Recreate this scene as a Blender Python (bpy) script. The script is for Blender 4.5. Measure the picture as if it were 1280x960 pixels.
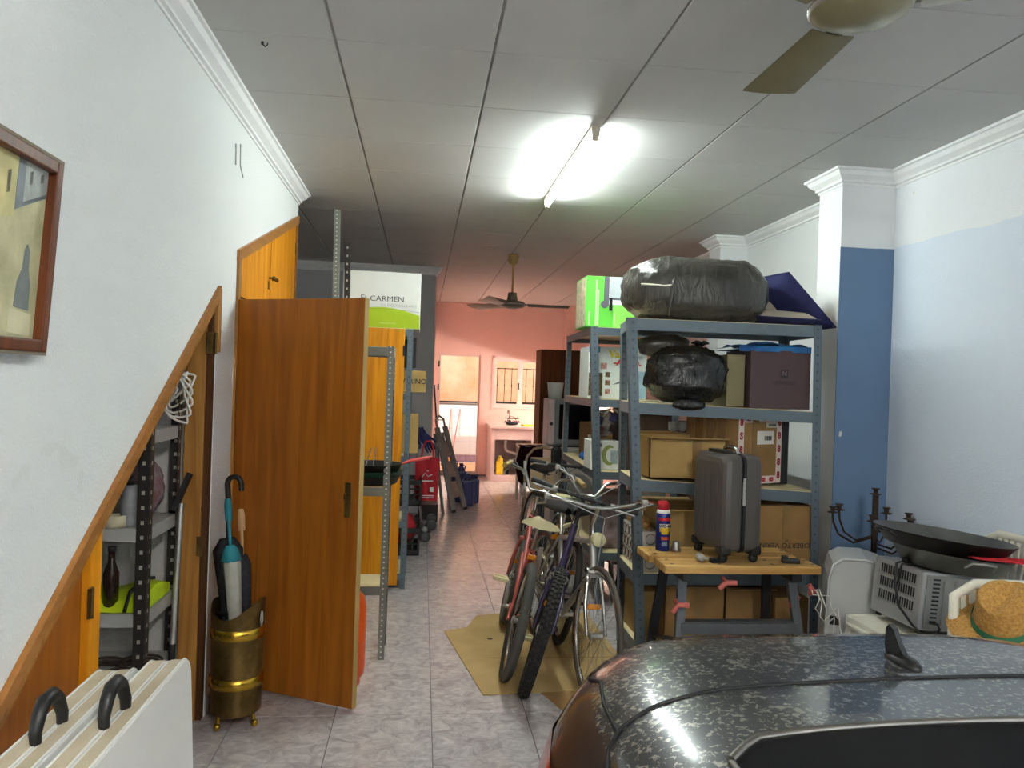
import bpy, bmesh, math, random
from mathutils import Matrix, Vector, Euler, noise
random.seed(7)
PI = math.pi
SC = bpy.context.scene
for o in list(bpy.data.objects): bpy.data.objects.remove(o)
COL = SC.collection

# ------------------------------------------------------------------ camera, world, sun, exposure
cam_d = bpy.data.cameras.new('camera'); cam = bpy.data.objects.new('camera', cam_d); COL.objects.link(cam)
cam_d.sensor_fit = 'HORIZONTAL'; cam_d.sensor_width = 36.0; cam_d.lens = 980.0 * 36.0 / 1280.0
cam_d.clip_start = 0.02; cam_d.clip_end = 200
FW = Vector((0.113518, 0.993536, -0.000716)); RT = Vector((0.992994, -0.113433, 0.033108)); UP = Vector((-0.032813, 0.004466, 0.999452))
cam.matrix_world = Matrix(((RT.x, UP.x, -FW.x, 0), (RT.y, UP.y, -FW.y, 0), (RT.z, UP.z, -FW.z, 1.6), (0, 0, 0, 1)))
SC.camera = cam
SC.view_settings.view_transform = 'Standard'; SC.view_settings.look = 'None'
SC.view_settings.gamma = 1.0; SC.view_settings.use_curve_mapping = False
SC.view_settings.exposure = 3.75
W = bpy.data.worlds.new('world'); SC.world = W; W.use_nodes = True
wn = W.node_tree.nodes; wl = W.node_tree.links
bg = wn['Background']; bg.inputs[0].default_value = (0.95, 0.97, 1.0, 1); bg.inputs[1].default_value = 0.27
sun_d = bpy.data.lights.new('sun', 'SUN'); sun_d.energy = 0.30; sun_d.angle = math.radians(0.6); sun_d.color = (1.0, 0.93, 0.82)
sun = bpy.data.objects.new('sun', sun_d); COL.objects.link(sun)
sun.rotation_euler = (math.radians(38), 0, math.radians(-20))
TUBE_FRONT = 16.0      # radiance of the tube in view
KITCHEN_FILL = 40.0  # hidden tube added to brighten the pink back room
BACK_FILL = 52.0       # unseen tube added behind the camera to brighten the front

# ------------------------------------------------------------------ materials
def lin(c):
    return tuple((x / 12.92 if x <= 0.04045 else ((x + 0.055) / 1.055) ** 2.4) for x in c)
def hexc(h):
    h = h.lstrip('#'); return lin(tuple(int(h[i:i + 2], 16) / 255 for i in (0, 2, 4)))
MC = {}
def mat(name, col, rough=0.55, metal=0.0, vary=0.0, vscale=6.0, bump=0.0, bscale=60.0, coat=0.0, emit=None, estr=0.0, stretch=None, dark=None, spec=0.5, trans=0.0):
    """Procedural principled material; colour is broken up by noise between col and dark."""
    if name in MC: return MC[name]
    m = bpy.data.materials.new(name); m.use_nodes = True
    n = m.node_tree.nodes; l = m.node_tree.links; p = n['Principled BSDF']
    c = hexc(col) if isinstance(col, str) else col
    p.inputs['Base Color'].default_value = (*c, 1)
    p.inputs['Roughness'].default_value = rough; p.inputs['Metallic'].default_value = metal
    p.inputs['Specular IOR Level'].default_value = spec
    if coat: p.inputs['Coat Weight'].default_value = coat; p.inputs['Coat Roughness'].default_value = 0.08
    if trans: p.inputs['Transmission Weight'].default_value = trans
    if emit: p.inputs['Emission Color'].default_value = (*(hexc(emit) if isinstance(emit, str) else emit), 1); p.inputs['Emission Strength'].default_value = estr
    if vary or bump:
        tc = n.new('ShaderNodeTexCoord'); mp = n.new('ShaderNodeMapping'); l.new(tc.outputs['Object'], mp.inputs['Vector'])
        oi = n.new('ShaderNodeObjectInfo'); mu = n.new('ShaderNodeMath'); mu.operation = 'MULTIPLY'; mu.inputs[1].default_value = 37.0
        l.new(oi.outputs['Random'], mu.inputs[0]); cb = n.new('ShaderNodeCombineXYZ'); l.new(mu.outputs[0], cb.inputs[0]); l.new(mu.outputs[0], cb.inputs[1])
        l.new(cb.outputs[0], mp.inputs['Location'])
        if stretch: mp.inputs['Scale'].default_value = stretch
    if vary:
        nz = n.new('ShaderNodeTexNoise'); nz.inputs['Scale'].default_value = vscale; nz.inputs['Detail'].default_value = 6; nz.inputs['Roughness'].default_value = 0.6
        l.new(mp.outputs[0], nz.inputs['Vector'])
        rp = n.new('ShaderNodeValToRGB'); l.new(nz.outputs['Fac'], rp.inputs[0])
        d = (hexc(dark) if isinstance(dark, str) else dark) if dark else tuple(x * (1 - vary) for x in c)
        rp.color_ramp.elements[0].position = 0.33; rp.color_ramp.elements[0].color = (*d, 1)
        rp.color_ramp.elements[1].position = 0.66; rp.color_ramp.elements[1].color = (*c, 1)
        l.new(rp.outputs[0], p.inputs['Base Color'])
    if bump:
        nb = n.new('ShaderNodeTexNoise'); nb.inputs['Scale'].default_value = bscale; nb.inputs['Detail'].default_value = 4
        l.new(mp.outputs[0], nb.inputs['Vector'])
        bp = n.new('ShaderNodeBump'); bp.inputs['Strength'].default_value = bump; bp.inputs['Distance'].default_value = 0.01
        l.new(nb.outputs['Fac'], bp.inputs['Height']); l.new(bp.outputs[0], p.inputs['Normal'])
    MC[name] = m; return m
def wood(name, c1, c2, rough=0.4, scale=1.0, coat=0.0, axis=2):
    if name in MC: return MC[name]
    m = mat(name, c1, rough, coat=coat, spec=0.25); n = m.node_tree.nodes; l = m.node_tree.links; p = n['Principled BSDF']
    tc = n.new('ShaderNodeTexCoord'); mp = n.new('ShaderNodeMapping'); l.new(tc.outputs['Object'], mp.inputs['Vector'])
    s = [9 * scale] * 3; s[axis] = 0.55 * scale; mp.inputs['Scale'].default_value = s
    nz = n.new('ShaderNodeTexNoise'); nz.inputs['Scale'].default_value = 2.2; nz.inputs['Detail'].default_value = 8; nz.inputs['Distortion'].default_value = 0.8
    l.new(mp.outputs[0], nz.inputs['Vector'])
    rp = n.new('ShaderNodeValToRGB'); rp.color_ramp.elements[0].position = 0.32; rp.color_ramp.elements[0].color = (*hexc(c2), 1)
    rp.color_ramp.elements[1].position = 0.68; rp.color_ramp.elements[1].color = (*hexc(c1), 1)
    l.new(nz.outputs['Fac'], rp.inputs[0]); l.new(rp.outputs[0], p.inputs['Base Color'])
    return m
def perforated(name, c, hole, rough=0.45, metal=0.3, pitch=0.05):
    """slotted-angle paint: a row of dark slots every pitch along z"""
    if name in MC: return MC[name]
    m = mat(name, c, rough, metal); n = m.node_tree.nodes; l = m.node_tree.links; p = n['Principled BSDF']
    tc = n.new('ShaderNodeTexCoord'); sx = n.new('ShaderNodeSeparateXYZ'); l.new(tc.outputs['UV'], sx.inputs[0])
    def M(op, a, b=None):
        k = n.new('ShaderNodeMath'); k.operation = op
        for i, v in enumerate((a, b)):
            if v is None: continue
            if isinstance(v, (int, float)): k.inputs[i].default_value = v
            else: l.new(v, k.inputs[i])
        return k.outputs[0]
    fz = M('FRACT', M('DIVIDE', sx.outputs['Y'], pitch))
    a = M('LESS_THAN', M('ABSOLUTE', M('SUBTRACT', fz, 0.5)), 0.13)
    b = M('LESS_THAN', M('ABSOLUTE', M('SUBTRACT', sx.outputs['X'], 0.5)), 0.14)
    f = M('MULTIPLY', a, b)
    mx = n.new('ShaderNodeMix'); mx.data_type = 'RGBA'; l.new(f, mx.inputs['Factor'])
    nz = n.new('ShaderNodeTexNoise'); nz.inputs['Scale'].default_value = 9; nz.inputs['Detail'].default_value = 5
    rp = n.new('ShaderNodeValToRGB'); l.new(nz.outputs['Fac'], rp.inputs[0])
    cc = hexc(c); rp.color_ramp.elements[0].color = (*[x * .75 for x in cc], 1); rp.color_ramp.elements[1].color = (*cc, 1)
    l.new(rp.outputs[0], mx.inputs[6]); mx.inputs[7].default_value = (*hexc(hole), 1)
    l.new(mx.outputs[2], p.inputs['Base Color'])
    return m

# ------------------------------------------------------------------ mesh builder
class MB:
    def __init__(s): s.v = []; s.f = []; s.sm = []; s.uv = []
    def add(s, vs, fs, smooth=False, uvs=None):
        o = len(s.v); s.v += [Vector(v) for v in vs]
        for i, f in enumerate(fs):
            s.f.append([o + k for k in f]); s.sm.append(smooth); s.uv.append(uvs[i] if uvs else None)
        return s
    def box(s, c, d, rot=None, bev=0.0):
        bm = bmesh.new(); bmesh.ops.create_cube(bm, size=1)
        for v in bm.verts: v.co = Vector((v.co.x * d[0], v.co.y * d[1], v.co.z * d[2]))
        if bev: bmesh.ops.bevel(bm, geom=bm.edges[:], offset=min(bev, min(d) * .45), segments=2, affect='EDGES', profile=0.6)
        R = rot.to_matrix().to_4x4() if isinstance(rot, Euler) else (rot.to_4x4() if rot else Matrix())
        M = Matrix.Translation(c) @ R
        bm.verts.index_update()
        s.add([M @ v.co for v in bm.verts], [[v.index for v in f.verts] for f in bm.faces], False); bm.free(); return s
    def b(s, x0, x1, y0, y1, z0, z1, bev=0.0):
        return s.box(((x0 + x1) / 2, (y0 + y1) / 2, (z0 + z1) / 2), (abs(x1 - x0), abs(y1 - y0), abs(z1 - z0)), None, bev)
    def bar(s, p0, p1, w, d, xdir=(1, 0, 0), uv=False):
        """rectangular bar from p0 to p1, w along xdir, d across"""
        p0 = Vector(p0); p1 = Vector(p1); z = (p1 - p0).normalized(); x = Vector(xdir); x = (x - z * x.dot(z)).normalized(); y = z.cross(x)
        vs = []
        for p in (p0, p1):
            for a, b_ in ((-1, -1), (1, -1), (1, 1), (-1, 1)): vs.append(p + x * a * w / 2 + y * b_ * d / 2)
        L = (p1 - p0).length
        q = [(0, 0), (1, 0), (1, L), (0, L)]
        s.add(vs, [[0, 3, 2, 1], [4, 5, 6, 7], [0, 1, 5, 4], [1, 2, 6, 5], [2, 3, 7, 6], [3, 0, 4, 7]], False,
              [None, None, q, q, q, q] if uv else None)
        return s
    def cyl(s, p0, p1, r0, r1=None, n=16, caps=True):
        r1 = r0 if r1 is None else r1
        p0 = Vector(p0); p1 = Vector(p1); z = (p1 - p0).normalized(); x = z.orthogonal().normalized(); y = z.cross(x)
        ring = lambda p, r: [p + (x * math.cos(2 * PI * i / n) + y * math.sin(2 * PI * i / n)) * r for i in range(n)]
        a, b_ = ring(p0, r0), ring(p1, r1)
        s.add(a + b_, [[i, (i + 1) % n, n + (i + 1) % n, n + i] for i in range(n)], True)
        if caps:
            s.add(a, [list(range(n))[::-1]]); s.add(b_, [list(range(n))])
        return s
    def tube(s, pts, r, n=8, closed=False, caps=True):
        P = [Vector(p) for p in pts]; N = len(P); R = r if isinstance(r, (list, tuple)) else [r] * N
        vs = []; x = None
        for i in range(N):
            a = P[(i - 1) % N] if (closed or i > 0) else P[i]; c = P[(i + 1) % N] if (closed or i < N - 1) else P[i]
            t = (c - a)
            t = t.normalized() if t.length > 1e-9 else Vector((0, 0, 1))
            x = t.orthogonal() if x is None else (x - t * x.dot(t))
            if x.length < 1e-6: x = t.orthogonal()
            x.normalize(); y = t.cross(x)
            vs += [P[i] + (x * math.cos(2 * PI * k / n) + y * math.sin(2 * PI * k / n)) * R[i] for k in range(n)]
        fs = []
        for i in range(N if closed else N - 1):
            j = (i + 1) % N
            for k in range(n): fs.append([i * n + k, i * n + (k + 1) % n, j * n + (k + 1) % n, j * n + k])
        s.add(vs, fs, True)
        if caps and not closed: s.add(vs[:n], [list(range(n))[::-1]]); s.add(vs[-n:], [list(range(n))])
        return s
    def lathe(s, prof, n=24, M=Matrix(), a0=0.0, a1=2 * PI):
        full = abs(a1 - a0 - 2 * PI) < 1e-6; m = n if full else n + 1
        vs = [M @ Vector((r * math.cos(a0 + (a1 - a0) * k / n), r * math.sin(a0 + (a1 - a0) * k / n), z)) for (r, z) in prof for k in range(m)]
        fs = []
        for i in range(len(prof) - 1):
            for k in range(n):
                k2 = (k + 1) % m
                fs.append([i * m + k, i * m + k2, (i + 1) * m + k2, (i + 1) * m + k])
        s.add(vs, fs, True); return s
    def prism(s, poly, t, M=Matrix()):
        """polygon in local xy, extruded 0..t along local z"""
        n = len(poly); vs = [M @ Vector((x, y, 0)) for x, y in poly] + [M @ Vector((x, y, t)) for x, y in poly]
        s.add(vs, [list(range(n))[::-1], [n + i for i in range(n)]] + [[i, (i + 1) % n, n + (i + 1) % n, n + i] for i in range(n)]); return s
    def ball(s, c, r, n=16, m=10, fn=None):
        r = (r, r, r) if isinstance(r, (int, float)) else r; vs = []
        for i in range(m + 1):
            th = PI * i / m
            for k in range(n):
                ph = 2 * PI * k / n; d = Vector((math.sin(th) * math.cos(ph), math.sin(th) * math.sin(ph), math.cos(th)))
                k_ = fn(d) if fn else 1.0
                vs.append(Vector(c) + Vector((d.x * r[0], d.y * r[1], d.z * r[2])) * k_)
        fs = [[i * n + k, (i + 1) * n + k, (i + 1) * n + (k + 1) % n, i * n + (k + 1) % n] for i in range(m) for k in range(n)]
        s.add(vs, fs, True); return s
    def surf(s, fn, nu, nv, smooth=True, thick=0.0):
        vs = [Vector(fn(i / nu, j / nv)) for i in range(nu + 1) for j in range(nv + 1)]
        fs = [[i * (nv + 1) + j, (i + 1) * (nv + 1) + j, (i + 1) * (nv + 1) + j + 1, i * (nv + 1) + j + 1] for i in range(nu) for j in range(nv)]
        s.add(vs, fs, smooth); return s
    def mesh(s, name, m, Minv=None):
        me = bpy.data.meshes.new(name)
        me.from_pydata([(Minv @ v if Minv else v) for v in s.v], [], s.f)
        me.polygons.foreach_set('use_smooth', s.sm)
        if any(u for u in s.uv):
            ul = me.uv_layers.new(name='uv')
            for p in me.polygons:
                u = s.uv[p.index]
                if u:
                    for k, li in enumerate(p.loop_indices): ul.data[li].uv = u[k]
        bm = bmesh.new(); bm.from_mesh(me); bmesh.ops.remove_doubles(bm, verts=bm.verts, dist=1e-6) if False else None
        bmesh.ops.dissolve_degenerate(bm, dist=1e-7, edges=bm.edges); bmesh.ops.recalc_face_normals(bm, faces=bm.faces); bm.to_mesh(me); bm.free()
        for x in (m if isinstance(m, (list, tuple)) else [m]): me.materials.append(x)
        me.update(); return me
WM = {}
def T(x=0, y=0, z=0): return Matrix.Translation((x, y, z))
def Rx(a): return Matrix.Rotation(a, 4, 'X')
def Ry(a): return Matrix.Rotation(a, 4, 'Y')
def Rz(a): return Matrix.Rotation(a, 4, 'Z')
def tag(o, label, cat, group=None):
    o['label'] = label; o['category'] = cat
    if group: o['group'] = group
    return o
def thing(name, label, cat, M=Matrix(), group=None):
    o = bpy.data.objects.new(name, None); o.empty_display_size = 0.05; COL.objects.link(o); o.matrix_world = M; o.matrix_basis = M; WM[o] = M.copy()
    return tag(o, label, cat, group)
def part(name, mb, m, parent, world=False, kind=None, label=None, mesh=None):
    Minv = WM[parent].inverted() if world else None
    me = mesh if mesh else mb.mesh(name, m, Minv)
    o = bpy.data.objects.new(name, me); COL.objects.link(o); o.parent = parent; WM[o] = WM[parent].copy()
    if kind: o['kind'] = kind
    if label: o['label'] = label
    return o
def solo(name, label, cat, mb, m, M=Matrix(), group=None, world=False, kind=None):
    me = mb.mesh(name, m, M.inverted() if world else None)
    o = bpy.data.objects.new(name, me); COL.objects.link(o); o.matrix_basis = M; WM[o] = M.copy()
    if kind: o['kind'] = kind
    return tag(o, label, cat, group)
def struct(name, mb, m):
    o = bpy.data.objects.new(name, mb.mesh(name, m)); COL.objects.link(o); o['kind'] = 'structure'; WM[o] = Matrix(); return o
def copy_of(src, M, label, group=None):
    """copy of a thing with its parts and sub-parts"""
    def rec(o, par):
        c = o.copy(); COL.objects.link(c); c.parent = par; WM[c] = M.copy()
        for ch in list(o.children): rec(ch, c)
        return c
    c = rec(src, None); c.matrix_basis = M; c['label'] = label
    if group: c['group'] = group
    return c
def text(s, size, M, m, parent, name='lettering', align='CENTER', bold=0.0, xs=1.0):
    """flat printed lettering: local x along the line, local y up, facing +z of M (world)"""
    cu = bpy.data.curves.new(name, 'FONT'); cu.body = s; cu.size = size; cu.align_x = align; cu.align_y = 'CENTER'; cu.offset = bold; cu.extrude = 0.0004; cu.resolution_u = 3
    o = bpy.data.objects.new(name + '_src', cu); COL.objects.link(o); bpy.context.view_layer.update()
    me = bpy.data.meshes.new_from_object(o.evaluated_get(bpy.context.evaluated_depsgraph_get()))
    bpy.data.objects.remove(o); bpy.data.curves.remove(cu)
    me.name = name; me.transform(WM[parent].inverted() @ M @ Matrix.Diagonal((xs, 1, 1, 1))); me.materials.clear(); me.materials.append(m)
    q = bpy.data.objects.new(name, me); COL.objects.link(q); q.parent = parent; WM[q] = WM[parent].copy(); return q
def FRONT(x, y, z): return T(x, y, z) @ Rx(PI / 2)           # lettering on a face that looks towards -y

# ------------------------------------------------------------------ common materials
def wall_mat(name, top, low=None, split=None, amp=0.05, bump=0.25, dirt=None):
    m = bpy.data.materials.new(name); m.use_nodes = True; n = m.node_tree.nodes; l = m.node_tree.links; p = n['Principled BSDF']
    p.inputs['Roughness'].default_value = 0.85; p.inputs['Specular IOR Level'].default_value = 0.25
    g = n.new('ShaderNodeNewGeometry'); sx = n.new('ShaderNodeSeparateXYZ'); l.new(g.outputs['Position'], sx.inputs[0])
    c = n.new('ShaderNodeRGB'); c.outputs[0].default_value = (*hexc(top), 1); out = c.outputs[0]
    def noise_(scale, detail=5):
        z = n.new('ShaderNodeTexNoise'); z.inputs['Scale'].default_value = scale; z.inputs['Detail'].default_value = detail; l.new(g.outputs['Position'], z.inputs['Vector']); return z.outputs['Fac']
    def mth(op, a, b):
        k = n.new('ShaderNodeMath'); k.operation = op
        for i, v in enumerate((a, b)):
            if isinstance(v, (int, float)): k.inputs[i].default_value = v
            else: l.new(v, k.inputs[i])
        return k.outputs[0]
    def mix(f, a, b):
        k = n.new('ShaderNodeMix'); k.data_type = 'RGBA'; l.new(f, k.inputs['Factor']); l.new(a, k.inputs[6])
        if isinstance(b, str): k.inputs[7].default_value = (*hexc(b), 1)
        else: l.new(b, k.inputs[7])
        return k.outputs[2]
    if low:
        z = mth('ADD', sx.outputs['Z'], mth('MULTIPLY', mth('SUBTRACT', noise_(2.2, 6), 0.5), amp * 2))
        out = mix(mth('LESS_THAN', z, split), out, low)
        # small chips of bare plaster
        chip = mth('GREATER_THAN', noise_(7.0, 3), 0.735)
        out = mix(chip, out, '#d9d6cd')
    if dirt:
        f = mth('MULTIPLY', mth('LESS_THAN', mth('ADD', sx.outputs['Z'], mth('MULTIPLY', noise_(1.3), 0.8)), 1.75), mth('GREATER_THAN', noise_(3.1, 8), 0.60))
        k = mth('MULTIPLY', f, 0.10); out = mix(k, out, dirt)
    l.new(out, p.inputs['Base Color'])
    nb = noise_(95.0, 3); bp = n.new('ShaderNodeBump'); bp.inputs['Strength'].default_value = bump; bp.inputs['Distance'].default_value = 0.012
    l.new(nb, bp.inputs['Height']); l.new(bp.outputs[0], p.inputs['Normal']); MC[name] = m; return m
M_WL = wall_mat('white stucco', '#e2e5e4', dirt='#b9b2a8', bump=0.45)
M_WR = wall_mat('white and pale blue paint', '#e4e7ea', '#d6dfeb', 2.50, 0.05, 0.35)
M_PIL = wall_mat('white and deep blue paint', '#dfe1e3', '#6881a0', 2.50, 0.012, 0.15)
M_PILW = wall_mat('white pillar paint', '#e3e5e6', bump=0.15)
M_GREY = wall_mat('grey white paint', '#b9b9bb', bump=0.1)
M_PINK = wall_mat('pink paint', '#e8c2b8', bump=0.1)
M_CROWN = mat('white plaster moulding', '#e9eaea', 0.6, vary=0.05, vscale=9)
M_WOOD_DIM = wood('dim tone door veneer', '#a8621a', '#854a12', 0.45, 1.0, 0.0)  # door wood with the dimmer light of the near leaf in its colour
M_WOOD_LIT = wood('lit tone door veneer', '#e0960f', '#bd7106', 0.6, 1.0, 0.0)  # same door wood, tube light on the far leaf put into the colour
M_TRIM = wood('oak casing', '#ab743d', '#94632f', 0.45, 1.5, 0.1, axis=1)
M_JAMB = wood('pine jamb', '#b5823f', '#7f4f1e', 0.45, 0.8, 0.1)
M_BROWN = wood('dark walnut laminate', '#5c3616', '#44270e', 0.75)
M_CHIP = wood('raw pine plank', '#cfa767', '#a67a3e', 0.7, 1.2, axis=0)
M_CREAM = mat('cream shelf board', '#e0cf9f', 0.6, vary=0.12, vscale=8)
M_GREYST = perforated('grey slotted steel', '#7d8078', '#d2d0c4', pitch=0.03)
M_BLUEST = perforated('blue grey slotted steel', '#64727b', '#4a555c', pitch=0.05)
M_BLUEB = mat('blue grey shelf steel', '#66747d', 0.45, 0.25, vary=0.18, vscale=5)
M_DARKST = perforated('black slotted steel', '#34302d', '#b5b0a4', pitch=0.06)
M_BLACK = mat('black plastic', '#141414', 0.45, vary=0.15, vscale=20)
M_RUB = mat('black rubber', '#25221f', 0.75, vary=0.25, vscale=30)
M_CHROME = mat('chromed steel', '#c9c7c0', 0.22, 1.0, vary=0.2, vscale=18)
M_ALU = mat('brushed aluminium', '#b9b7b1', 0.42, 0.8, vary=0.15, vscale=25)
M_WHITE = mat('white plastic', '#e6e3da', 0.45, vary=0.05, vscale=6)
M_CARD = mat('brown cardboard', '#a07a49', 0.85, vary=0.12, vscale=5, dark='#8d6b3e')
M_CARDL = mat('light cardboard', '#b99a60', 0.85, vary=0.1, vscale=5, dark='#a88850')
M_TAPE = mat('brown packing tape', '#93703f', 0.3, vary=0.15, vscale=12)
M_INK = mat('dark print', '#3a2f28', 0.7, vary=0.05)
M_BRASS = mat('aged brass', '#84693a', 0.42, 0.85, vary=0.5, vscale=9, dark='#554425', bump=0.12, bscale=40)
M_BRASSB = mat('polished brass band', '#d9b13f', 0.25, 1.0, vary=0.15, vscale=20)
M_RED = mat('red fabric', '#c2202c', 0.8, vary=0.15, vscale=10)
M_ORANGE = mat('orange enamel', '#e2581c', 0.35, vary=0.15, vscale=8)
M_YEL = mat('yellow plastic', '#e4c11e', 0.4, vary=0.08)
M_NAVY = mat('navy cloth', '#262a5c', 0.85, vary=0.3, vscale=14)
M_PAN = mat('dark carbon steel pan', '#3a3733', 0.35, 0.85, vary=0.35, vscale=9)
M_PANG = mat('grey worn pan steel', '#8a8882', 0.3, 0.9, vary=0.3, vscale=7)
M_RUST = mat('rusty iron', '#4a3b2f', 0.8, 0.4, vary=0.4, vscale=30)
M_LENS = mat('amber reflector', '#e58a1c', 0.25, vary=0.1, vscale=60, coat=0.5)
M_PUR = mat('dark purple cloth', '#2c111b', 0.95, vary=0.3, vscale=12, spec=0.08)
M_STEELDK = mat('dark painted steel', '#2b2c2e', 0.5, 0.4, vary=0.2, vscale=12)
M_GREYP = mat('grey plastic', '#a9a9a6', 0.45, vary=0.06, vscale=4)
def glass(name, tint=(1, 1, 1), refl=0.08):
    m = bpy.data.materials.new(name); m.use_nodes = True; n = m.node_tree.nodes; l = m.node_tree.links
    n.remove(n['Principled BSDF']); o = n['Material Output']; t = n.new('ShaderNodeBsdfTransparent'); t.inputs[0].default_value = (*tint, 1)
    g = n.new('ShaderNodeBsdfGlossy'); g.inputs['Roughness'].default_value = 0.03; f = n.new('ShaderNodeFresnel'); f.inputs[0].default_value = 1.35
    x = n.new('ShaderNodeMixShader'); l.new(f.outputs[0], x.inputs[0]); l.new(t.outputs[0], x.inputs[1]); l.new(g.outputs[0], x.inputs[2]); l.new(x.outputs[0], o.inputs[0]); return m
M_GLASS = glass('window glass', (0.97, 0.98, 0.97))

# ================================================================== SETTING
ZC = 2.973; XL = -0.96; XR = 2.855; YB = 13.6; YF = -2.6
# ---- floor with individual tiles
def floor_mat():
    m = bpy.data.materials.new('grey marbled floor tile'); m.use_nodes = True; n = m.node_tree.nodes; l = m.node_tree.links; p = n['Principled BSDF']
    g = n.new('ShaderNodeNewGeometry'); oi = n.new('ShaderNodeObjectInfo')
    ad = n.new('ShaderNodeVectorMath'); ad.operation = 'ADD'; sc = n.new('ShaderNodeVectorMath'); sc.operation = 'SCALE'; sc.inputs[3].default_value = 0.0
    l.new(g.outputs['Position'], ad.inputs[0]); cb = n.new('ShaderNodeCombineXYZ'); mu = n.new('ShaderNodeMath'); mu.operation = 'MULTIPLY'; mu.inputs[1].default_value = 53
    l.new(oi.outputs['Random'], mu.inputs[0]); l.new(mu.outputs[0], cb.inputs[0]); l.new(mu.outputs[0], cb.inputs[2]); l.new(cb.outputs[0], ad.inputs[1])
    nz = n.new('ShaderNodeTexNoise'); nz.inputs['Scale'].default_value = 13; nz.inputs['Detail'].default_value = 7; nz.inputs['Roughness'].default_value = 0.68; nz.inputs['Distortion'].default_value = 1.1
    l.new(ad.outputs[0], nz.inputs['Vector'])
    r = n.new('ShaderNodeValToRGB'); l.new(nz.outputs['Fac'], r.inputs[0])
    e = r.color_ramp.elements; e[0].position = 0.3; e[0].color = (*hexc('#98918f'), 1); e[1].position = 0.68; e[1].color = (*hexc('#d3ccca'), 1)
    k = e.new(0.48); k.color = (*hexc('#b8b0af'), 1)
    l.new(r.outputs[0], p.inputs['Base Color']); p.inputs['Roughness'].default_value = 0.21; p.inputs['Specular IOR Level'].default_value = 0.75
    return m
M_FLOOR = floor_mat(); M_GROUT = mat('floor grout', '#6e6a6b', 0.9, vary=0.1)
fl = struct('floor', MB().b(-2.2, 3.1, YF - .1, YB + .1, -0.14, -0.0025), M_GROUT)
TL = 0.45568; X0 = 0.09483; Y0 = 3.77739
def tile_mb(w, d, t=0.006):
    return MB().box((0, 0, 0), (w, d, t), None, 0.0012)
tm = tile_mb(TL - .004, TL - .004).mesh('tile', M_FLOOR)
rest = MB()
for j in range(-14, 22):
    for i in range(-5, 7):
        x = X0 + (i + .5) * TL; y = Y0 + (j + .5) * TL
        if y > YB - .1 or y < YF + .1 or x > XR + .2: continue
        if y > 9.5 and x < 0.0: continue
        if x > XR + .1: continue
        if 1.2 < y and (x > -1.2 and x < 2.9) and not (y > 4.3 and x < -.9):
            t = part('tile', None, None, fl, mesh=tm); t.location = (x, y, -0.003)
        else:
            rest.b(x - TL / 2 + .002, x + TL / 2 - .002, y - TL / 2 + .002, y + TL / 2 - .002, -.006, 0)
part('tile_field', rest, M_FLOOR, fl, kind='stuff')
# ---- ceiling with individual panels
M_CEIL = mat('white ceiling panel', '#c9c8c6', 0.7, vary=0.06, vscale=1.6, bump=0.05, bscale=120)
M_JOINT = mat('shadow joint metal', '#8d8b88', 0.6)
ce = struct('ceiling', MB().b(-2.2, 3.1, YF - .1, YB + .1, ZC + .012, ZC + .15), M_JOINT)
PW = 0.64885; PD = 0.65717; CX = -0.3984; CY = 3.2528
pm = MB().box((0, 0, 0), (PW - .011, PD - .004, .012), None, .003).mesh('panel', M_CEIL)
for i in range(-3, 6):
    for j in range(-9, 16):
        x = CX + (i + .5) * PW; y = CY + (j + .5) * PD
        if y > YB + .3: continue
        o = part('panel', None, None, ce, mesh=pm); o.location = (x, y, ZC + .006)
tb = MB()
for i in range(-2, 6):
    x = CX + i * PW; tb.b(x - .004, x + .004, YF, YB, ZC + .003, ZC + .012)
part('joint_bar', tb, M_JOINT, ce, kind='stuff')

# ---- left wall (plane x=-0.96) with triangular and sloped openings
def YZ(x): return Matrix(((0, 0, 1, x), (1, 0, 0, 0), (0, 1, 0, 0), (0, 0, 0, 1)))      # local (x,y,z) -> world (y,z,x)
SL = 0.6433
def zs(y): return 0.835 + SL * (y - 1.959)
w = MB()
w.prism([(YF, 0), (0.66, 0), (3.785, zs(3.785)), (3.785, ZC + .02), (YF, ZC + .02)], .1, YZ(XL - .1))
w.prism([(3.785, 0), (4.15, 0), (4.15, ZC + .02), (3.785, ZC + .02)], .1, YZ(XL - .1))
w.prism([(4.15, 2.235), (5.99, 2.79), (5.99, ZC + .02), (4.15, ZC + .02)], .1, YZ(XL - .1))
w.prism([(5.955, 0), (5.99, 0), (5.99, 2.79), (5.955, 2.78)], .1, YZ(XL - .1))
struct('wall_left', w, M_WL)
# closet shell behind the wall
M_CLO = mat('closet white paint', '#cfccc6', 0.9, vary=0.12, vscale=3, bump=0.2, bscale=70)
c = MB(); c.b(-2.25, -2.15, .5, 6.1, 0, ZC); c.b(-2.15, XL - .1, 3.80, 4.1, 0, ZC); c.b(-2.15, XL - .1, .5, .6, 0, ZC); c.b(-2.15, XL - .1, 5.99, 6.06, 0, ZC)
c.prism([(0.5, 0.10), (3.8, zs(3.8) + .12), (3.8, zs(3.8) + .2), (0.5, .18)], 1.15, YZ(-2.15))
struct('wall_closet', c, M_CLO)
struct('wall_hall', MB().b(-2.25, -2.15, 6.0, 9.6, 0, ZC), M_GREY)
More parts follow.
